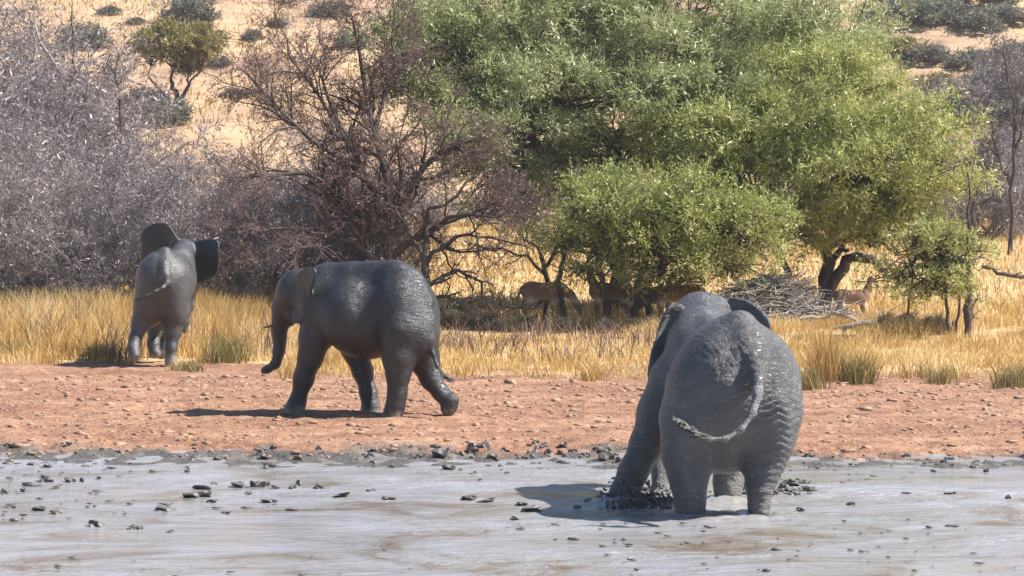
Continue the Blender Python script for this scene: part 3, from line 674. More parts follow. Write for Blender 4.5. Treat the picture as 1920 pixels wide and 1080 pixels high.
# ------------------------------------------------------------------ leafy trees
def leafy(name, label, cat, trunks, lobes, nclump, leafm, barkm, seed, nspray=7, nleaf=8, slen=.52, ll=.165, lw=.037, fill=.3, group=None, limb_r=.09, pads=13):
    """trunks: polylines [(px,py,d,r)...]; lobes: (px, py, rx px, ry px, d, depth radius m)"""
    rng = np.random.default_rng(seed)
    tp = [np.array([pt(x, y, d) for x, y, d, r in t]) for t in trunks]; tr = [np.array([r for *_, r in t]) for t in trunks]
    tp[0][0][2] = float(ground_z(tp[0][0][0], tp[0][0][1]))-.1
    base = tp[0][0]+np.array([0, 0, .1])
    parts = []
    def resamp(P, r, n=10):
        t = np.linspace(0, len(P)-1, n); i = np.minimum(t.astype(int), len(P)-2); f = (t-i)[:, None]
        q = P[i]*(1-f)+P[i+1]*f; q[1:-1] += rng.normal(size=(n-2, 3))*r.mean()*.35
        return q, np.interp(t, np.arange(len(P)), r)
    for P, r in zip(tp, tr):
        q, rr = resamp(P, r); parts.append(tubes(q[None], rr[None], 8))
    C, O = [], []; tot = sum(l[2]*l[3] for l in lobes)
    for (x, y, rx, ry, d, rdp) in lobes:
        c = pt(x, y, d); rad = np.array([rx/pxm(d), rdp, ry/pxm(d)])
        n = max(12, int(nclump*(rx*ry)/tot))
        v = unit(rng.normal(size=(n, 3))); v[:, 2] = np.where((v[:, 2] < -.3) & (rng.uniform(size=n) < .6), -v[:, 2], v[:, 2])
        rr = rng.uniform(fill, 1, n)**.5 * rng.uniform(.85, 1.12, n)
        rr = np.where(rng.uniform(size=n) < .16, rr*rng.uniform(1.1, 1.4, n), rr)
        rr = rr*(1+.45*fbm(v[:, 0]*3+x, v[:, 1]*3+v[:, 2]*3+y, seed, 2))
        P_ = c+v*rr[:, None]*rad
        if pads:                                                          # clumps gather in flat layered pads
            npd = max(3, int(n/pads)); j_ = rng.integers(0, npd, n); ce = P_[:npd]
            pr = rng.uniform(.45, 1.0, npd)[j_][:, None]*np.array([1, 1, .26])
            off = rng.normal(size=(n, 3))*.55; off[:, 2] -= .25*(off[:, 0]**2+off[:, 1]**2)
            kk = rng.uniform(size=n) < .8; P_ = np.where(kk[:, None], ce[j_]+off*pr, P_)
        C.append(P_); O.append(unit(v*np.array([1, 1, .8])))
        # a limb from the nearest trunk end to the lobe, then branches out to clumps
        ends = [P[-1] for P in tp]; j = int(np.argmin([np.linalg.norm((e-c)*[1, .6, 1]) for e in ends])); e = ends[j]
        mid = e*.5+c*.5+np.array([0, 0, -.12*abs(c[0]-e[0])+.1])
        t = np.linspace(0, 1, 8)[:, None]; L = (1-t)**2*e+2*t*(1-t)*mid+t*t*(c*.85+e*.15)
        L[1:] += rng.normal(size=(7, 3))*.10
        parts.append(tubes(L[None], np.linspace(min(tr[j][-1]*.8, limb_r), .03, 8)[None], 6))
        m = min(n, 46); tg = C[-1][rng.choice(n, m, False)]
        s0 = L[rng.integers(3, 8, m)]
        t = np.linspace(0, 1, 5)[None, :, None]
        Q = s0[:, None]*(1-t)+tg[:, None]*t; Q[:, 1:] += rng.normal(size=(m, 4, 3))*.12
        parts.append(tubes(Q, np.tile(np.linspace(.028, .008, 5), (m, 1)), 4))
    C = np.concatenate(C); O = np.concatenate(O)
    V, F_, tn = leaves(C, O, nspray, nleaf, slen, ll, lw, rng)
    root = empty(name, base, label, cat, group)
    tv, tf = merge(parts); obj('trunk', mesh('trunk', tv-base, tf, True), MT[barkm], root)
    obj('crown', mesh('crown', V-base, F_, False, tn), MT[leafm], root)
    return root
leafy('acacia_tree', 'huge spreading green acacia with dark shaded underside and dense layered crown', 'tree',
      [[(1165, 590, 72, .34), (1160, 470, 72, .27), (1180, 350, 72, .2)], [(1162, 500, 72, .2), (1080, 380, 72, .16), (1000, 260, 71, .12)], [(1165, 480, 72, .2), (1280, 360, 72.5, .15), (1400, 220, 73, .1)]],
      [(1000, 40, 270, 100, 72, 3), (1300, 50, 310, 110, 73, 3.4), (1560, 80, 120, 110, 72, 2.6), (840, 70, 130, 90, 70, 2.3), (1150, -70, 430, 100, 74, 4),
       (790, 190, 110, 60, 69, 1.8), (905, 255, 160, 50, 68.5, 1.9), (1070, 170, 250, 60, 69.5, 2.4), (1330, 190, 230, 65, 70, 2.4), (960, 340, 130, 45, 71, 1.6),
       (1170, 300, 260, 70, 77, 1.8), (740, 120, 60, 60, 70, 1.2), (1150, 110, 380, 120, 76.5, 2.0), (860, 160, 170, 110, 75, 1.8), (1480, 130, 220, 110, 76, 1.8), (1240, 130, 200, 80, 71, 2.4), (950, 130, 200, 70, 71, 2.2), (1050, 400, 150, 60, 76, 1.5), (1330, 370, 160, 80, 76, 1.5), (1150, 230, 330, 100, 78.5, 1.6), (950, 330, 200, 90, 78, 1.6), (1400, 260, 200, 90, 78, 1.6)],
      6400, 'leaf_green', 'bark_dark', 11)
leafy('acacia_tree', 'lighter yellow-green acacia with forked trunk above the grey brush pile', 'tree',
      [[(1546, 600, 70, .24), (1548, 520, 70, .2), (1560, 440, 69.8, .16), (1580, 370, 69.5, .12)], [(1548, 560, 70, .2), (1572, 510, 69.8, .18), (1596, 480, 69.6, .17), (1630, 486, 69.4, .14), (1664, 508, 69.2, .07)],
       [(1556, 490, 70, .12), (1580, 465, 69.8, .08), (1592, 470, 69.7, .05)], [(1490, 560, 69, .11), (1476, 510, 69, .10), (1450, 440, 69.2, .07)], [(1556, 460, 70, .12), (1640, 430, 69, .06), (1668, 470, 68.8, .03)]],
      [(1470, 260, 230, 85, 68.5, 2.3), (1625, 320, 140, 85, 67.5, 2.1), (1400, 340, 150, 70, 69, 1.9), (1710, 240, 80, 60, 68, 1.6), (1560, 405, 130, 45, 68.5, 1.7), (1540, 160, 170, 70, 70, 2.2), (1490, 440, 70, 35, 68.8, 1.2), (1690, 390, 70, 55, 68, 1.3), (1745, 310, 60, 50, 67.5, 1.3), (1330, 270, 130, 70, 69.5, 1.8), (1620, 430, 90, 30, 68, 1.3)],
      2300, 'leaf_yellow', 'bark_dark', 12)
leafy('leafy_bush', 'bright green low bush on several dark stems, impalas in its shade', 'bush',
      [[(1185, 605, 64, .12), (1195, 540, 64, .10), (1215, 470, 64, .07)], [(1140, 605, 64, .11), (1130, 540, 64, .09), (1120, 470, 64, .06)], [(1220, 605, 64.2, .10), (1208, 545, 64.2, .09), (1250, 480, 64.2, .06)], [(1055, 600, 64.5, .09), (1048, 520, 64.3, .07), (1060, 460, 64, .05)], [(1190, 580, 64, .08), (1290, 520, 63.8, .06), (1340, 460, 63.8, .05)]],
      [(1130, 405, 75, 55, 63.5, 1.3), (1235, 395, 115, 60, 63, 1.6), (1345, 425, 110, 60, 63, 1.5), (1420, 455, 55, 42, 63.4, 1), (1140, 468, 75, 34, 64, 1.2), (1310, 480, 85, 34, 63.8, 1.2), (1420, 400, 40, 26, 63.5, .8), (1062, 455, 26, 40, 64, .7), (1225, 460, 110, 40, 63.2, 1.3), (1100, 370, 40, 36, 63.5, .7), (1210, 350, 50, 28, 63.2, .9), (1310, 370, 60, 34, 63.2, .9), (1370, 515, 60, 22, 64, 1.), (1095, 512, 42, 24, 63.6, .7), (1235, 512, 55, 22, 63.6, .9), (1310, 528, 55, 22, 63.6, .9), (1165, 505, 40, 20, 63.4, .6), (1180, 440, 170, 60, 65.5, 1.2), (1330, 460, 110, 50, 65.3, 1.2)],
      900, 'leaf_bright', 'bark_dark', 13, slen=.62, ll=.145, lw=.034, pads=9)
leafy('leafy_sapling', 'small wispy green sapling with two thin dark stems beside the dead leaning post', 'sapling',
      [[(1782, 632, 59, .05), (1775, 560, 59, .04), (1760, 500, 59, .03)], [(1790, 632, 59, .04), (1800, 570, 59, .03), (1795, 500, 59, .025)], [(1702, 590, 60, .03), (1706, 545, 59.6, .025), (1715, 500, 59.3, .02)]],
      [(1735, 452, 55, 32, 59, .8), (1785, 485, 42, 48, 59, .8), (1705, 512, 34, 28, 59, .6), (1762, 545, 58, 24, 59.2, .7), (1750, 490, 50, 30, 59, .7)],
      210, 'leaf_yellow', 'bark_dark', 14, slen=.30, ll=.12, lw=.032, limb_r=.03)
# the dark upright dead stem by the sapling
rng = np.random.default_rng(15)
b = gx(1814, 58.6); q = np.array([pt(1815+2.5*math.sin(k*1.7)+rng.normal()*2.2, 630-k*17, 58.6) for k in range(19)]); q[0] = b-[0, 0, .08]
q0 = q; qr = np.linspace(.085, .02, 19)*rng.uniform(.7, 1.4, 19)
tr_ = tubes(q[None], qr[None], 8)
br = grow(q[None], qr[None], [(22, .6, .5, .4, 60, .05, 5, .25, .1), (5, .28, .4, .5, 50, .2, 3, .25, 0)], rng)[1:]
root = empty('dead_tree', b, 'thin dark upright dead trunk with stubby branches beside the small sapling', 'dead tree')
v, f = merge([tr_]+[tubes(P, r, 4) for P, r in br]); obj('trunk', mesh('trunk', v-b, f, True), MT['bark_dark'], root)

# ------------------------------------------------------------------ leafless bushes and trees
def bare_bush(name, h, w, seed, bark, fleck, label, cat, group, nst=11, lv=(8, 7, 5), fl=2600, stem_r=.05, tw=1.0):
    rng = np.random.default_rng(seed)
    a = rng.uniform(0, 2*math.pi, nst); s = rng.uniform(.1, 1, nst)
    d = unit(np.stack([np.cos(a)*s*w/h, np.sin(a)*s*w/h*.8, np.full(nst, .75)], -1))
    P = polyl(rng.normal(size=(nst, 3))*np.array([.25, .2, 0])-np.array([0, 0, .15]), d, h*rng.uniform(.55, .95, nst), 7, .16, .06, rng)
    Rd = stem_r*rng.uniform(.6, 1.2, nst)[:, None]*np.linspace(1, .35, 8)[None]
    br = grow(P, Rd, [(lv[0], h*.34, .4, .5, 48, .12, 5, .2, .04), (lv[1], h*.18, .4, .55, 45, .15, 4, .25, .02), (lv[2], h*.085, .4, .6, 45, .2, 3, .3, 0)], rng)
    for k in (2, 3): br[k] = (br[k][0], np.maximum(br[k][1], .0045*tw))
    root = empty(name, (0, 0, 0), label, cat, group)
    v, f = merge([tubes(P, Rd, 6), tubes(*br[1], 4)]); obj('stems', mesh('stems', v, f, True), MT[bark], root)
    v, f = merge([tubes(*br[2], 3), tubes(*br[3], 3)]); tag(obj('twigs', mesh('twigs', v, f), MT[bark], root), kind='stuff')
    if fl:
        T = br[3][0].reshape(-1, 3); T = T[rng.choice(len(T), min(fl, len(T)), False)]
        v, f, tn = leaves(T, np.zeros_like(T), 1, 4, .24, .15, .032, rng); obj('foliage', mesh('foliage', v, f, False, tn), MT[fleck], root)
    return root
GL = 'leafless grey thorn bush in the dense thicket behind the tall golden grass'
GG = 'grey thorn bushes of the thicket'
protos = [bare_bush('thorn_bush', 5.2, 5.0, 40+i, 'bark_grey', 'fleck_grey', GL, 'bush', GG, 11, (8, 7, 5), 2600) for i in range(3)]
spots = [(60, 68, .95), (190, 66, .85), (320, 69, .92), (430, 72, .80), (-40, 71, 1.05), (120, 75, 1.15), (250, 77, 1.05), (380, 80, .95), (520, 76, .85),
         (20, 82, 1.35), (140, 88, 1.45), (-60, 78, 1.35), (60, 96, 1.75), (-90, 92, 1.7), (30, 90, 1.9), (130, 98, 1.5), (-30, 100, 2.1), (70, 104, 2.0), (260, 86, 1.05), (600, 78, .8), (670, 74, .8), (560, 72, .75), (640, 84, 1.1), (480, 69, .7), (715, 82, .8)]
rng = np.random.default_rng(50)
for i, (px, d, sc) in enumerate(spots):
    loc = gx(px, d); rz = rng.uniform(0, 6.28)
    if i < 3: o = protos[i]; o.location = [float(c) for c in loc]; o.rotation_euler = (0, 0, rz); o.scale = (sc,)*3
    else: copy_tree(protos[i % 3], loc, rz, sc, *((None, None, None) if px < 440 else ('leafless grey thorn bush standing behind the reddish leafless thorn tree', 'bush', 'thorn bushes behind the reddish tree')))
# low dark scrub at the foot of the trees
SL = 'low dull olive-brown scrub bush at the foot of the trees and thicket'
sp_ = bare_bush('scrub_bush', 1.25, 2.4, 60, 'bark_dark', 'leaf_scrub', SL, 'bush', 'scrub under the trees', 12, (7, 6, 4), 1500, .02)
for i, (px, d, sc) in enumerate([(905, 62, .5), (985, 62, .42), (1060, 61.6, .4), (1130, 61.4, .38), (1200, 61.6, .4), (1275, 63, .6), (950, 61.2, .36), (860, 62.6, .55), (1240, 61.5, .42), (835, 64, .7), (1690, 61, .55), (1760, 60.5, .5), (60, 62, 1.1), (200, 61, 1.0), (700, 68, 1.3), (600, 66, 1.1)]):
    loc = gx(px, d); rz = rng.uniform(0, 6.28)
    if i == 0: sp_.location = [float(c) for c in loc]; sp_.scale = (sc,)*3
    else: copy_tree(sp_, loc, rz, sc)

# reddish leafless tree left of the acacia
def bare_tree(name, label, cat, trunk, limbs, lv, seed, bark, fleck, fl, group=None, tw=1.0, trunkm=None):
    rng = np.random.default_rng(seed)
    T = np.array([pt(x, y, d) for x, y, d, r in trunk]); b = T[0].copy(); b[2] = float(ground_z(b[0], b[1])); T[0][2] = b[2]-.1
    tr_ = np.array([r for *_, r in trunk])
    parts = [tubes(T[None], tr_[None], 8)]; Ls, Rs = [], []
    for lb in limbs:
        Q = np.array([pt(x, y, d) for x, y, d, r in lb]); r = np.array([r for *_, r in lb]); t = np.linspace(0, len(Q)-1, 9); i = np.minimum(t.astype(int), len(Q)-2); f = (t-i)[:, None]
        q = Q[i]*(1-f)+Q[i+1]*f; q[1:] += rng.normal(size=(8, 3))*.06; Ls.append(q); Rs.append(np.interp(t, np.arange(len(Q)), r))
    P = np.stack(Ls); Rd = np.stack(Rs)
    br = grow(P, Rd, lv, rng)
    for k in range(2, len(br)): br[k] = (br[k][0], np.maximum(br[k][1], .006*tw))
    root = empty(name, b, label, cat, group)
    v, f = merge(parts+[tubes(P, Rd, 6)]+[tubes(p_, r_, 4) for p_, r_ in br[1:2]]); obj('trunk', mesh('trunk', v-b, f, True), MT[trunkm or bark], root)
    v, f = merge([tubes(p_, r_, 3) for p_, r_ in br[2:]]); tag(obj('twigs', mesh('twigs', v-b, f), MT[bark], root), kind='stuff')
    if fl:
        X_ = br[-1][0].reshape(-1, 3); X_ = X_[rng.choice(len(X_), min(fl, len(X_)), False)]
        v, f, tn = leaves(X_, np.zeros_like(X_), 1, 4, .18, .10, .03, rng); obj('foliage', mesh('foliage', v-b, f, False, tn), MT[fleck], root)
    return root
D = 65.5
bare_tree('thorn_tree', 'reddish brown leafless thorn tree with dark trunk beside the big acacia', 'tree',
    [(735, 605, D, .24), (735, 520, D, .2), (728, 450, D, .17)],
    [[(728, 460, D, .14), (660, 380, D, .11), (590, 330, D-.5, .08), (470, 330, D-1, .03)],
     [(728, 455, D, .14), (690, 340, D, .11), (640, 250, D+.3, .08), (600, 130, D+.5, .03)],
     [(728, 450, D, .14), (720, 330, D+.4, .11), (690, 180, D+.6, .08), (660, 20, D+1, .03)],
     [(730, 460, D, .14), (770, 350, D+.2, .11), (830, 280, D+.2, .07), (900, 260, D, .03)],
     [(735, 480, D, .12), (820, 420, D-.3, .09), (880, 400, D-.6, .05), (960, 420, D-.8, .02)],
     [(735, 500, D, .12), (640, 440, D-.5, .08), (540, 420, D-1, .05), (430, 440, D-1.3, .02)],
     [(690, 330, D, .08), (560, 240, D-.4, .06), (500, 180, D-.4, .04), (450, 130, D-.3, .02)],
     [(700, 250, D+.5, .07), (740, 130, D+.6, .05), (740, 20, D+.8, .02), (730, -40, D+.9, .015)],
     [(640, 250, D+.3, .06), (570, 140, D+.3, .04), (530, 60, D+.3, .02), (520, 20, D+.3, .012)]],
    [(17, 1.7, .4, .5, 45, .1, 6, .2, .04), (9, .9, .4, .55, 45, .12, 4, .25, .02), (5, .45, .4, .6, 45, .2, 3, .3, 0)], 21, 'bark_red', 'fleck_brown', 3200, trunkm='bark_dark')
D = 65
bare_tree('thorn_tree', 'dark multi-stemmed dead thorn shrub with tangled low branches against golden grass', 'tree',
    [(795, 610, D, .13), (800, 540, D, .12), (795, 480, D, .09)],
    [[(798, 540, D, .08), (850, 500, D, .06), (900, 540, D-.2, .04), (930, 590, D-.3, .02)],
     [(797, 500, D, .08), (840, 450, D, .06), (900, 440, D, .04), (980, 470, D, .02)],
     [(800, 560, D, .07), (850, 560, D-.3, .05), (890, 590, D-.5, .03), (920, 615, D-.5, .02)],
     [(795, 480, D, .08), (800, 400, D, .06), (860, 350, D, .04), (900, 330, D, .02)],
     [(795, 480, D, .07), (760, 420, D-.2, .05), (720, 380, D-.4, .03), (690, 360, D-.4, .02)]],
    [(7, .9, .4, .5, 50, .1, 5, .25, 0), (4, .5, .4, .55, 50, .15, 4, .3, 0)], 22, 'bark_dark', 'fleck_brown', 120)
D = 66
bare_tree('thorn_tree', 'thin dark leaning dead stems at the shaded edge of the leafy bush', 'tree',
    [(1020, 600, D, .09), (1030, 540, D, .08), (1015, 480, D, .06)],
    [[(1015, 480, D, .06), (990, 430, D, .04), (960, 380, D, .03), (940, 330, D, .015)],
     [(1028, 520, D, .06), (980, 480, D, .04), (930, 460, D-.2, .03), (870, 470, D-.2, .012)],
     [(1025, 500, D, .06), (1050, 430, D, .04), (1080, 380, D, .02), (1090, 340, D, .012)],
     [(1020, 560, D, .05), (960, 580, D-.3, .03), (930, 560, D-.4, .02), (900, 570, D-.4, .01)]],
    [(10, .8, .4, .5, 45, .1, 5, .2, 0), (6, .4, .4, .55, 45, .15, 3, .3, 0)], 23, 'bark_dark', 'fleck_grey', 300)
# pale leaning dead branches above the thicket
for k, (pts_, lab) in enumerate([
    ([(165, 215, 90, .06), (140, 120, 90, .045), (135, 10, 90, .02)], 'slim dark bare pole rising straight out of the thicket'),
    ([(120, 150, 90, .06), (70, 60, 90, .05), (20, 40, 90, .03), (-10, 70, 90, .02)], 'pale arched dead limb over the top of the thicket'),
    ([(225, 190, 87, .04), (205, 105, 87, .025)], 'short broken dark stem standing out of the thicket')]):
    bare_tree('dead_limb', lab, 'dead branch', [(pts_[0][0]+10, 610, pts_[0][2], .09), (pts_[0][0]+5, 400, pts_[0][2], .075), pts_[0]], [pts_],
              [(7, .7, .5, .45, 45, .1, 4, .2, .05), (4, .3, .4, .5, 45, .2, 3, .2, 0)], 24+k, 'bark_dark' if k != 1 else 'bark_pale', None, 0)

# ------------------------------------------------------------------ brush pile and fallen logs
rng = np.random.default_rng(30)
b = gx(1450, 66); n = 2100
xx = rng.normal(0, 1.0, n)*1.05; yy = rng.normal(0, .6, n); hh = np.clip(1.4*np.exp(-(np.abs(xx)/1.75)**2.2)*(1-.3*(xx > .9)), .1, 2)
p0 = np.stack([xx, yy, rng.uniform(0, 1, n)*hh*np.exp(-(yy/1.0)**2)], -1)
d = unit(np.stack([rng.normal(0, 1, n)+.6, rng.normal(0, .5, n), rng.normal(0, .25, n)-.1*np.sign(xx)], -1))
P = polyl(p0-d*.4, d, rng.uniform(.5, 1.6, n), 5, .14, -.02, rng); P[..., 2] = np.maximum(P[..., 2], .02)
v, f = tubes(P, rng.uniform(.008, .03, n)[:, None]*np.linspace(1, .4, 6)[None], 4)
tag(obj('brush_pile', mesh('brush_pile', v, f, False), MT['bark_pale'], None, b), 'tangled heap of dead grey sticks behind the wading elephant', 'brush pile')
def log(pts_, lab, seed, mat_='bark_pale'):
    rng = np.random.default_rng(seed)
    Q = np.array([pt(x, y, d) for x, y, d, r in pts_]); r = np.array([r for *_, r in pts_]); t = np.linspace(0, len(Q)-1, 12); i = np.minimum(t.astype(int), len(Q)-2); f = (t-i)[:, None]
    q = Q[i]*(1-f)+Q[i+1]*f; q[1:-1] += rng.normal(size=(10, 3))*.045; rr = np.interp(t, np.arange(len(Q)), r)*rng.uniform(.85, 1.15, 12)
    q[0] = q[1]+(q[0]-q[1]); b = q[len(q)//2].copy(); b[2] = float(ground_z(b[0], b[1]))
    br = grow(q[None], rr[None], [(6, .45, .5, .4, 50, .1, 4, .2, .1), (3, .2, .4, .5, 45, .2, 3, .2, 0)], rng)
    cap = [tubes(np.stack([[q[0], q[0]+(q[0]-q[1])*.02], [q[-1], q[-1]+(q[-1]-q[-2])*.02]]), np.array([[rr[0], .002], [rr[-1], .002]]), 8)]
    root = empty('fallen_log', b, lab, 'log')
    v, f_ = merge([tubes(q[None], rr[None], 8)]+cap+[tubes(*x_, 4) for x_ in br[1:]]); obj('log_trunk', mesh('log_trunk', v-b, f_, True), MT[mat_], root)
log([(1560, 616, 62, .03), (1600, 612, 62, .07), (1640, 606, 62.2, .085), (1700, 613, 62.4, .06), (1750, 624, 62.5, .02)], 'thick grey fallen log lying in front of the standing impala', 31, 'bark_grey')
log([(1500, 598, 63, .05), (1560, 585, 63, .06), (1600, 600, 62.8, .05), (1660, 618, 62.6, .04)], 'thin pale curved fallen branch lying across the thick grey log', 32)
log([(1840, 500, 70, .05), (1880, 515, 70, .06), (1930, 515, 70, .05)], 'dark dead branch sagging in the golden field by the thin dead trunk', 33, 'bark_dark')
log([(945, 722, 45, .025), (985, 716, 45, .03), (1015, 712, 45, .02)], 'short pale stick lying on the edge of the red bank', 34)

# ------------------------------------------------------------------ hillside vegetation
HB = 'olive brown umbrella-shaped tree standing alone on the orange hillside'
leafy('hill_tree', HB, 'tree', [[(335, 215, 146, .2), (333, 180, 146, .16), (320, 150, 146, .12)], [(335, 190, 146, .14), (355, 160, 146, .1)], [(334, 205, 146, .1), (300, 170, 146, .08), (275, 140, 146, .05)]],
      [(335, 80, 80, 24, 146, 2.5), (285, 98, 50, 14, 146, 1.8), (395, 92, 45, 18, 146, 1.6), (345, 62, 55, 16, 146, 1.6), (350, 120, 36, 12, 145.5, 1.0)], 420, 'leaf_olive', 'bark_dark', 16, nspray=7, nleaf=6, slen=.5, ll=.24, lw=.085)
rng = np.random.default_rng(70)
def shrub(name, h, w, leafm, label, group, seed, n=130):
    rng = np.random.default_rng(seed)
    root = empty(name, (0, 0, 0), label, 'shrub', group)
    v = unit(rng.normal(size=(n, 3))); v[:, 2] = np.abs(v[:, 2])
    rr = rng.uniform(.25, 1, n)**.5*(1+.5*fbm(v[:, 0]*2.5, v[:, 1]*2.5+v[:, 2]*2, seed, 2))
    C = v*rr[:, None]*np.array([w/2, w/2, h*.8])+np.array([0, 0, h*.12])
    V, F_, tn = leaves(C, v, 5, 6, .34, .20, .075, rng)
    obj('crown', mesh('crown', V, F_, False, tn), MT[leafm], root)
    a = rng.uniform(0, 6.28, 8); P = polyl(np.zeros((8, 3))-[0, 0, .1], unit(np.stack([np.cos(a)*.7, np.sin(a)*.7, np.ones(8)], -1)), np.full(8, h*.8), 4, .15, .05, rng)
    V, F_ = tubes(P, np.tile(np.linspace(.05, .015, 5), (8, 1)), 4); obj('stems', mesh('stems', V, F_), MT['bark_dark'], root)
    return root
GS = 'grey-green shrub dotted on the dry orange hillside'
sh = [shrub('hill_shrub', 1.6, 2.4, 'leaf_greygreen', GS, 'hillside shrubs', 71), shrub('hill_shrub', 1.3, 2.6, 'leaf_greygreen', GS, 'hillside shrubs', 72),
      shrub('hill_shrub', 1.8, 2.6, 'leaf_olive', 'olive brown shrub dotted on the dry orange hillside', 'olive hillside shrubs', 73)]
hs = [(355, 45, 1.6, 0), (255, 45, .6, 1), (475, 75, .7, 0), (520, 50, .6, 0), (205, 28, .8, 1), (410, 125, .7, 0), (270, 210, 1.3, 1), (440, 185, .7, 0), (300, 235, 1.4, 1),
      (1700, 45, 1.8, 0), (1770, 40, 1.5, 0), (1830, 60, 1.3, 1), (1690, 105, 1.4, 2), (1740, 118, 1.2, 0), (1660, 30, 1.4, 2), (1880, 45, 1.6, 0), (1900, 115, 1.4, 1), (1820, 130, 1.2, 1), (1860, 180, 1.3, 0), (1800, 230, 1.2, 1), (1910, 240, 1.5, 0), (1760, 180, 1.0, 2), (1900, 320, 1.3, 0), (620, 30, 1.1, 1), (660, 90, 1.0, 0), (160, 90, 1.3, 0), (1730, 10, 1.6, 1), (1850, 5, 1.8, 0)]
first = [True]*3
for px, py, sc, k in hs:
    loc = gpt(px, py); rz = rng.uniform(0, 6.28); s3 = (sc*rng.uniform(.9, 1.2), sc*rng.uniform(.9, 1.2), sc*rng.uniform(.55, .85))
    if first[k]: first[k] = False; sh[k].location = [float(c) for c in loc]; sh[k].rotation_euler = (0, 0, rz); sh[k].scale = s3
    else: copy_tree(sh[k], loc, rz, s3)
HL = 'leafless purple-grey thorn bush on the slope beyond the golden field'
hb = [bare_bush('slope_bush', 3.6, 4.6, 80+i, 'bark_grey', 'fleck_grey', HL, 'bush', 'bare bushes on the slope', 9, (7, 6, 4), 1100, .06, 2.2) for i in range(2)]
k = 0
for px, d, sc in [(1700, 112, 1.0), (1770, 114, .9), (1850, 110, 1.1), (1930, 112, 1.15), (1640, 116, 1.0), (1740, 128, 1.1), (1830, 130, 1.3), (1910, 126, 1.4), (1960, 120, 1.4), (1880, 145, 1.3), (1800, 142, 1.0), (1560, 118, 1.0), (1480, 116, .9),
                  (420, 112, .9), (500, 116, 1.0), (330, 114, 1.0), (240, 110, 1.1), (900, 120, .6), (990, 118, .6), (820, 116, .7), (580, 120, 1.1), (1930, 150, 1.6), (680, 118, 1.1)]:
    loc = gx(px, d); rz = rng.uniform(0, 6.28)
    if k < 2: hb[k].location = [float(c) for c in loc]; hb[k].scale = (sc,)*3
    else: copy_tree(hb[k % 2], loc, rz, sc, *((None, None, None) if px > 1200 else ('leafless grey thorn bush at the foot of the slope behind thicket and trees', 'bush', 'bare bushes at the foot of the slope')))
    k += 1
D = 100
bare_tree('dead_tree', 'tall thin dark dead tree standing before the purple-grey slope bushes', 'dead tree', [(1893, 450, D, .11), (1899, 405, D, .10), (1894, 360, D, .085), (1902, 320, D, .08), (1900, 280, D, .07)],
    [[(1900, 285, D, .07), (1904, 200, D, .05), (1888, 140, D, .05), (1880, 95, D, .02)], [(1897, 350, D, .08), (1870, 300, D, .05), (1860, 250, D, .03), (1858, 210, D, .015)], [(1899, 300, D, .08), (1918, 240, D, .05), (1925, 180, D, .03), (1930, 120, D, .015)]],
    [(9, 1.3, .4, .45, 40, .1, 5, .15, .05), (5, .6, .4, .5, 45, .2, 4, .2, 0)], 91, 'bark_dark', None, 0, None, 1.8)
bare_tree('dead_tree', 'short dark broken dead tree with stubby fork before the slope bushes', 'dead tree', [(1820, 460, D, .12), (1827, 425, D, .11), (1823, 400, D, .10), (1828, 370, D, .09)],
    [[(1828, 372, D, .12), (1815, 345, D, .09), (1808, 325, D, .06), (1806, 318, D, .04)], [(1828, 372, D, .11), (1840, 345, D, .07), (1850, 300, D, .04), (1855, 270, D, .015)], [(1825, 395, D, .08), (1860, 370, D, .05), (1870, 335, D, .03), (1872, 310, D, .015)]],
    [(7, .9, .4, .45, 45, .1, 5, .2, .05), (5, .5, .4, .5, 45, .2, 4, .2, 0)], 92, 'bark_dark', None, 0, None, 1.8)

# ------------------------------------------------------------------ grass
def blades(P, H, lean, w, rng, seg=2):
    n = len(P); a = rng.uniform(0, 2*math.pi, n); side = np.stack([np.cos(a), np.sin(a)*.4, np.zeros(n)], -1)*(w*rng.uniform(.6, 1.4, n))[:, None]*.5
    b = rng.uniform(0, 2*math.pi, n); ln = lean*rng.uniform(.1, 1, n)*H
    tip = np.stack([np.cos(b)*ln, np.sin(b)*ln, H*rng.uniform(.7, 1.0, n)], -1); mid = tip*np.array([.32, .32, .58])
    V = np.stack([P-side, P+side, P+mid+side*.8, P+mid-side*.8, P+tip+side*.12, P+tip-side*.12], 1).reshape(-1, 3)
    i = np.arange(n)[:, None]*6
    F_ = np.concatenate([i+np.array([0, 1, 2, 3]), i+np.array([3, 2, 4, 5])])
    return V, F_
def grass_field(name, x, y, H, lean, w, seed, mat_, label, patch=0):
    rng = np.random.default_rng(seed)
    if patch: kp = fbm(x*.55, y*.45, seed+7, 3)+rng.uniform(-.25, .25, len(x)) > patch-.6; x, y, H = x[kp], y[kp], H[kp]
    z = ground_z(x, y); P = np.stack([x, y, z-.02], -1)
    V, F_ = blades(P, H, lean, w, rng)
    tn = np.clip(.45+.9*fbm(x*.6, y*.45, seed, 3)+rng.uniform(-.35, .35, len(x)), 0, 1)
    tag(obj(name, mesh(name, V, F_, False, np.repeat(tn, 6)), MT[mat_]), label, 'grass', None, 'stuff')
def clumped(n, x0, x1, y0, y1, rng, cn, cr):
    cx = rng.uniform(x0, x1, cn); cy = rng.uniform(y0, y1, cn); j = rng.integers(0, cn, n)
    q = rng.uniform(size=n) < .75
    return np.where(q, cx[j]+rng.normal(0, cr, n), rng.uniform(x0, x1, n)), np.where(q, cy[j]+rng.normal(0, cr, n), rng.uniform(y0, y1, n))
rng = np.random.default_rng(100)
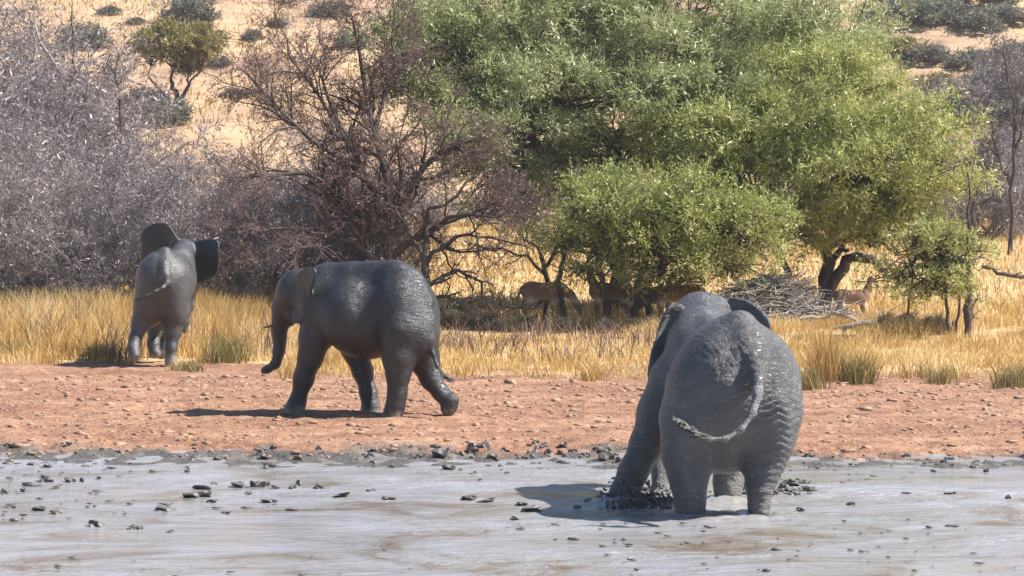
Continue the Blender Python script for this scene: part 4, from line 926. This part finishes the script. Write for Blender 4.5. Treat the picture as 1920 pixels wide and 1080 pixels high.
# tall golden stand on the left
x, y = clumped(26000, -16, -3.9, 47.2, 66, rng, 260, .28)
x = np.where(y < 49.5, x, x); keep = (y > 49.2+1.1*vnoise(x*1.1, x*0, 4)-1.6*smooth(-4.8, -4.0, x)) & ~((np.abs(x-gx(305, 49)[0]-.0) < .62) & (y < 50.3))
x, y = x[keep], y[keep]
H = (.26+.74*smooth(49.5, 54, y))*(1+.9*fbm(x*.6, y*.5, 8, 2)); H *= 1-.35*smooth(-7, -4, x)
grass_field('tall_grass', x, y, H, .55, .022, 101, 'grass', 'tall golden dry grass standing in front of the grey thicket')
# behind and around the walking elephant, out to the bushes
x, y = clumped(22000, -4.5, 4.2, 46.4, 64, rng, 300, .3)
keep = y > 46.3+1.0*vnoise(x*.9, x*0, 5); x, y = x[keep], y[keep]
H = (.06+.09*smooth(46.5, 52, y)+.17*smooth(55, 60, y))*(1+1.2*fbm(x*.8, y*.7, 9, 2)); H *= 1+.9*smooth(0, -3.5, x)
grass_field('short_grass', x, y, H, .8, .02, 102, 'grass_pale', 'short dry grass between the red bank and the trees', .68)
x, y = clumped(30000, 3.6, 14.5, 45.2, 66, rng, 320, .32)
keep = y > 45.3+1.2*vnoise(x*.9, x*0, 6)-.05*(x-4); x, y = x[keep], y[keep]
H = (.09+.16*smooth(45.5, 50, y)+.16*smooth(56, 60, y))*(1+1.1*fbm(x*.7, y*.6, 10, 2))
grass_field('pale_grass', x, y, H, .7, .02, 103, 'grass_pale', 'pale golden grass in front of the logs and the wispy sapling', .6)
x, y = clumped(16000, -4.5, 14, 44.6, 57, rng, 420, .13)
grass_field('low_tussocks', x, y, rng.uniform(.10, .34, len(x))*(1+.8*fbm(x*.6, y*.5, 19, 2)), .75, .018, 106, 'grass', 'low scattered straw tussocks along the upper edge of the red bank')
# golden field behind the trees
x = rng.uniform(-26, 30, 42000); y = 64+56*rng.uniform(0, 1, 42000)**1.1
grass_field('golden_field', x, y, rng.uniform(.2, .6, len(x))*(1+.5*fbm(x*.2, y*.15, 11, 2)), .6, .045, 104, 'grass', 'sunlit golden grass field stretching behind the trees to the slope')
x = rng.uniform(-60, 62, 26000); y = rng.uniform(118, 235, 26000); nz = fbm(x*.09, y*.06, 12, 3); keep = nz > -.12; x, y = x[keep], y[keep]
grass_field('hill_grass', x, y, rng.uniform(.25, .6, len(x)), .7, .10, 105, 'grass', 'sparse dry grass speckling the orange hillside')
x = rng.uniform(-60, 62, 11000); y = rng.uniform(116, 240, 11000); nz = fbm(x*.09, y*.06, 17, 4)+rng.uniform(-.12, .12, 11000); kp = nz > .10; x, y = x[kp], y[kp]
Cc = np.stack([x, y, ground_z(x, y)+.12], -1)
V, F_, tn = leaves(Cc, np.tile([0, 0, 1.], (len(Cc), 1)), 4, 4, .55, .24, .08, rng)
tag(obj('hill_scrub', mesh('hill_scrub', V, F_, False, tn), MT['leaf_greygreen']), 'tiny low grey scrub speckling the orange hillside', 'scrub', None, 'stuff')
x, y = clumped(3600, -16, 3.6, 49.5, 65, rng, 160, .25)
kp = ~((np.abs(x-gx(305, 49)[0]) < .9) & (y < 51)); x, y = x[kp], y[kp]
grass_field('dry_stalks', x, y, rng.uniform(.45, 1.25, len(x))*(.55+.45*smooth(-2.5, -5, x)), .75, .02, 107, 'fleck_brown', 'sparse grey-brown dead stalks standing among the golden grass')
# single tufts
def tuft(px, py, h, w, n, mat_, label, seed, lean=.45):
    rng = np.random.default_rng(seed); p = gpt(px, py)
    q = rng.normal(0, w*.28, (n, 2)); P = np.concatenate([q, np.full((n, 1), -.03)], 1)
    V, F_ = blades(P, h*rng.uniform(.5, 1.1, n), lean, .018, rng)
    tag(obj('grass_tuft', mesh('grass_tuft', V, F_, False, np.repeat(rng.uniform(0, 1, n), 6)), MT[mat_], None, p), label, 'grass tuft')
tuft(1548, 716, 1.15, .42, 420, 'grass', 'tallest upright golden grass tuft at the edge of the bank beside the wading elephant', 110)
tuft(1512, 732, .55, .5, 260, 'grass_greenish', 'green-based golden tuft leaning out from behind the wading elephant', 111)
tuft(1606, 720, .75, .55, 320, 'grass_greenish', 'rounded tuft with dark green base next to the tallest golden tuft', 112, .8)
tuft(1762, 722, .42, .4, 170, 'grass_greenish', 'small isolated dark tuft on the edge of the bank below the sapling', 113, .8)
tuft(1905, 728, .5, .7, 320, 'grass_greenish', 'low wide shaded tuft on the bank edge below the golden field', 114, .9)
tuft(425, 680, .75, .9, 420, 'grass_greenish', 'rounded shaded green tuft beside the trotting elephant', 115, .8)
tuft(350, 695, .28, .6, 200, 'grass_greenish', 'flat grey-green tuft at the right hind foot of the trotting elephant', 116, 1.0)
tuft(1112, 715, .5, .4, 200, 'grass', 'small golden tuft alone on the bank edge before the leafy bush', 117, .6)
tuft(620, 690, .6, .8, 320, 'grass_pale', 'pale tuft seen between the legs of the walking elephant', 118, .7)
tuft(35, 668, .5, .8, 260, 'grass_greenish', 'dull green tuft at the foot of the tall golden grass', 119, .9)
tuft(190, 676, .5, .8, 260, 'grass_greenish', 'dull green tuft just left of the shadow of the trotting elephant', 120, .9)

# ------------------------------------------------------------------ mud clods and soil crumbs
def lump(seed, sub=2):
    import bmesh
    rng = np.random.default_rng(seed)
    bm = bmesh.new(); bmesh.ops.create_icosphere(bm, subdivisions=sub, radius=1)
    ph = rng.uniform(0, 6.28, 6); fr = rng.uniform(1.2, 3.4, (6, 3))
    for v in bm.verts:
        c = np.array(v.co); s = 1+sum(.13*math.sin(float(fr[i]@c)*1.3+ph[i]) for i in range(6)); v.co = v.co*max(s*rng.uniform(.6, 1.25), .28)
    me_ = bpy.data.meshes.new('mud_clod'); bm.to_mesh(me_); bm.free()
    return me_
LP = [lump(130+i) for i in range(7)]
rng = np.random.default_rng(131)
def clod(px, py, w, h, label, group, mat_='clod_wet', k=None, flat=None):
    p = gpt(px, py); p[2] = max(p[2], 0.0)
    m = LP[rng.integers(0, len(LP))] if k is None else LP[k]
    o = bpy.data.objects.new('mud_clod', m); COL.objects.link(o)
    if not m.materials: m.materials.append(MT['clod_wet'])
    s = w/pxm(p[1])/2; o.location = (float(p[0]), float(p[1]), float(p[2]+h/pxm(p[1])*.15)); o.rotation_euler = (rng.uniform(-.3, .3), rng.uniform(-.3, .3), 0)
    o.scale = (s, s*rng.uniform(.7, 1.2), h/pxm(p[1])*.62)
    tag(o, label, 'mud clod', group)
PL = 'dark wet mud lump poking out of the open grey pool'; PG = 'mud lumps in the pool'
for (x, y, w, h) in [(75, 1020, 26, 10), (105, 1024, 22, 9), (182, 1049, 34, 12), (247, 1062, 16, 10), (262, 1062, 14, 9), (320, 1066, 16, 5), (448, 948, 26, 10), (478, 951, 20, 13), (497, 949, 22, 14), (516, 952, 16, 8), (548, 960, 14, 9), (560, 951, 12, 13), (597, 953, 20, 9), (380, 959, 34, 8), (365, 985, 44, 12), (388, 981, 20, 14), (398, 999, 22, 6), (505, 1002, 32, 7), (467, 973, 14, 5), (402, 938, 14, 4), (640, 983, 36, 5), (697, 968, 20, 6), (730, 994, 26, 5), (505, 885, 24, 11), (352, 895, 12, 9), (360, 862, 18, 9), (88, 930, 30, 14), (132, 934, 22, 10), (155, 933, 12, 8), (186, 920, 10, 7), (105, 958, 20, 6), (44, 966, 10, 10), (8, 975, 14, 12), (20, 1012, 24, 9), (310, 1021, 40, 8), (425, 1024, 20, 5), (880, 990, 30, 10), (910, 1000, 40, 6), (998, 1018, 34, 11), (980, 1005, 20, 5), (1040, 1052, 18, 5), (1082, 1010, 16, 6), (965, 1042, 16, 5), (1500, 1016, 18, 5), (1595, 1008, 18, 5), (1890, 985, 12, 8), (1850, 892, 12, 9), (1780, 972, 24, 4), (1700, 965, 18, 4), (888, 902, 14, 6), (950, 905, 10, 7), (900, 928, 8, 6), (700, 870, 16, 6), (62, 880, 24, 7), (15, 870, 20, 10), (90, 882, 16, 9)]:
    clod(x, y, w, h, PL, PG)
EL = 'churned dark mud clod along the water line of the red bank'; EG = 'mud clods along the water line'
n = 150
for i in range(n):
    z = rng.uniform()
    if z < .5: x = rng.uniform(760, 1235); y = 852+rng.normal(0, 8)+(8 if x < 850 else 0)
    elif z < .72: x = rng.uniform(0, 420); y = 848+rng.normal(0, 11)
    elif z < .88: x = rng.uniform(1440, 1920); y = 858+.03*(x-1440)*.8+rng.normal(0, 6)
    else: x = rng.uniform(400, 780); y = 858+rng.normal(0, 8)
    w = rng.gamma(2.0, 4.0)+5; clod(x, y, w, w*rng.uniform(.4, .75), EL, EG)
CL = 'wet mud clod churned up around the feet of the wading elephant'; CG = 'mud clods around the wading elephant'
for i in range(75):
    z = rng.uniform()
    if z < .35: x = rng.uniform(1270, 1440); y = 975+rng.normal(0, 12)
    elif z < .65: x = rng.uniform(1430, 1530); y = 955+rng.normal(0, 14)
    else: x = rng.uniform(1150, 1290); y = 968+rng.normal(0, 9)
    w = rng.gamma(3, 3.5)+5; clod(x, y, w, w*rng.uniform(.35, .6), CL, CG)
n = 1500
x = rng.uniform(-8, 8, n); y = 20+11*rng.uniform(0, 1, n)**.6; kp = (fbm(x*.35, y*.5, 91, 3) > .06) & (y < shore_y(x)+.3); x, y = x[kp], y[kp]; n = len(x)
lm = lump(139, 1); bv = unit(np.array([v.co[:] for v in lm.vertices])); bf = np.array([list(p.vertices) for p in lm.polygons])
s = rng.gamma(1.5, .008, n)+.006
jt = rng.uniform(.55, 1.3, (n, len(bv))); st = rng.uniform(1, 2.6, n)
V = np.stack([x[:, None]+bv[None, :, 0]*jt*(s*st)[:, None], y[:, None]+bv[None, :, 1]*jt*s[:, None], .012+bv[None, :, 2]*jt*(s*.4)[:, None]], -1).reshape(-1, 3)
F_ = (bf[None]+(np.arange(n)*len(bv))[:, None, None]).reshape(-1, 3)
tag(obj('mud_flecks', mesh('mud_flecks', V, F_, False), MT['clod_wet']), 'tiny specks of dark mud scattered over the grey pool', 'mud', None, 'stuff')
# soil crumbs over the bank: one mass
n = 5200
x = rng.uniform(-11, 11, n); y = 30.8+15*rng.uniform(0, 1, n)**.9; keep = (y-shore_y(x)) > .1; x, y = x[keep], y[keep]; n = len(x)
base_v = np.array([v.co[:] for v in (lambda m: m.vertices)(lump(140, 1))]); lm = lump(140, 1); bf = np.array([list(p.vertices) for p in lm.polygons])
s = rng.gamma(1.4, .010, n)+.007; ang = rng.uniform(0, 6.28, n); ca, sa = np.cos(ang), np.sin(ang)
bx = base_v[None, :, 0]*ca[:, None]-base_v[None, :, 1]*sa[:, None]; by = base_v[None, :, 0]*sa[:, None]+base_v[None, :, 1]*ca[:, None]
jt = rng.uniform(.6, 1.35, (n, len(base_v)))
V = np.stack([x[:, None]+bx*jt*s[:, None]*1.3, y[:, None]+by*jt*s[:, None], ground_z(x, y)[:, None]+base_v[None, :, 2]*jt*(s*rng.uniform(.4, .7, n))[:, None]], -1).reshape(-1, 3)
F_ = (bf[None]+(np.arange(n)*len(base_v))[:, None, None]).reshape(-1, 3)
tag(obj('soil_crumbs', mesh('soil_crumbs', V, F_, False), MT['clod_dry']), 'crumbly reddish soil scattered over the trampled bank', 'soil', None, 'stuff')

# ------------------------------------------------------------------ air: light dusty haze
HZ = np.array([[x, y, z] for x in (-262, 262) for y in (-82, 523) for z in (-1.6, 75)], float)
HF = np.array([[0, 1, 3, 2], [4, 6, 7, 5], [0, 4, 5, 1], [2, 3, 7, 6], [0, 2, 6, 4], [1, 5, 7, 3]])
m, nt, new, link = M('haze')
pv = new('ShaderNodeVolumePrincipled'); pv.inputs['Color'].default_value = (.86, .88, .95, 1); pv.inputs['Density'].default_value = .0003; pv.inputs['Anisotropy'].default_value = .2
o_ = new('ShaderNodeOutputMaterial'); link(pv.outputs[0], o_.inputs['Volume'])
tag(obj('haze', mesh('haze', HZ, HF), m), 'thin pale dusty haze filling the air', 'haze', None, 'stuff')
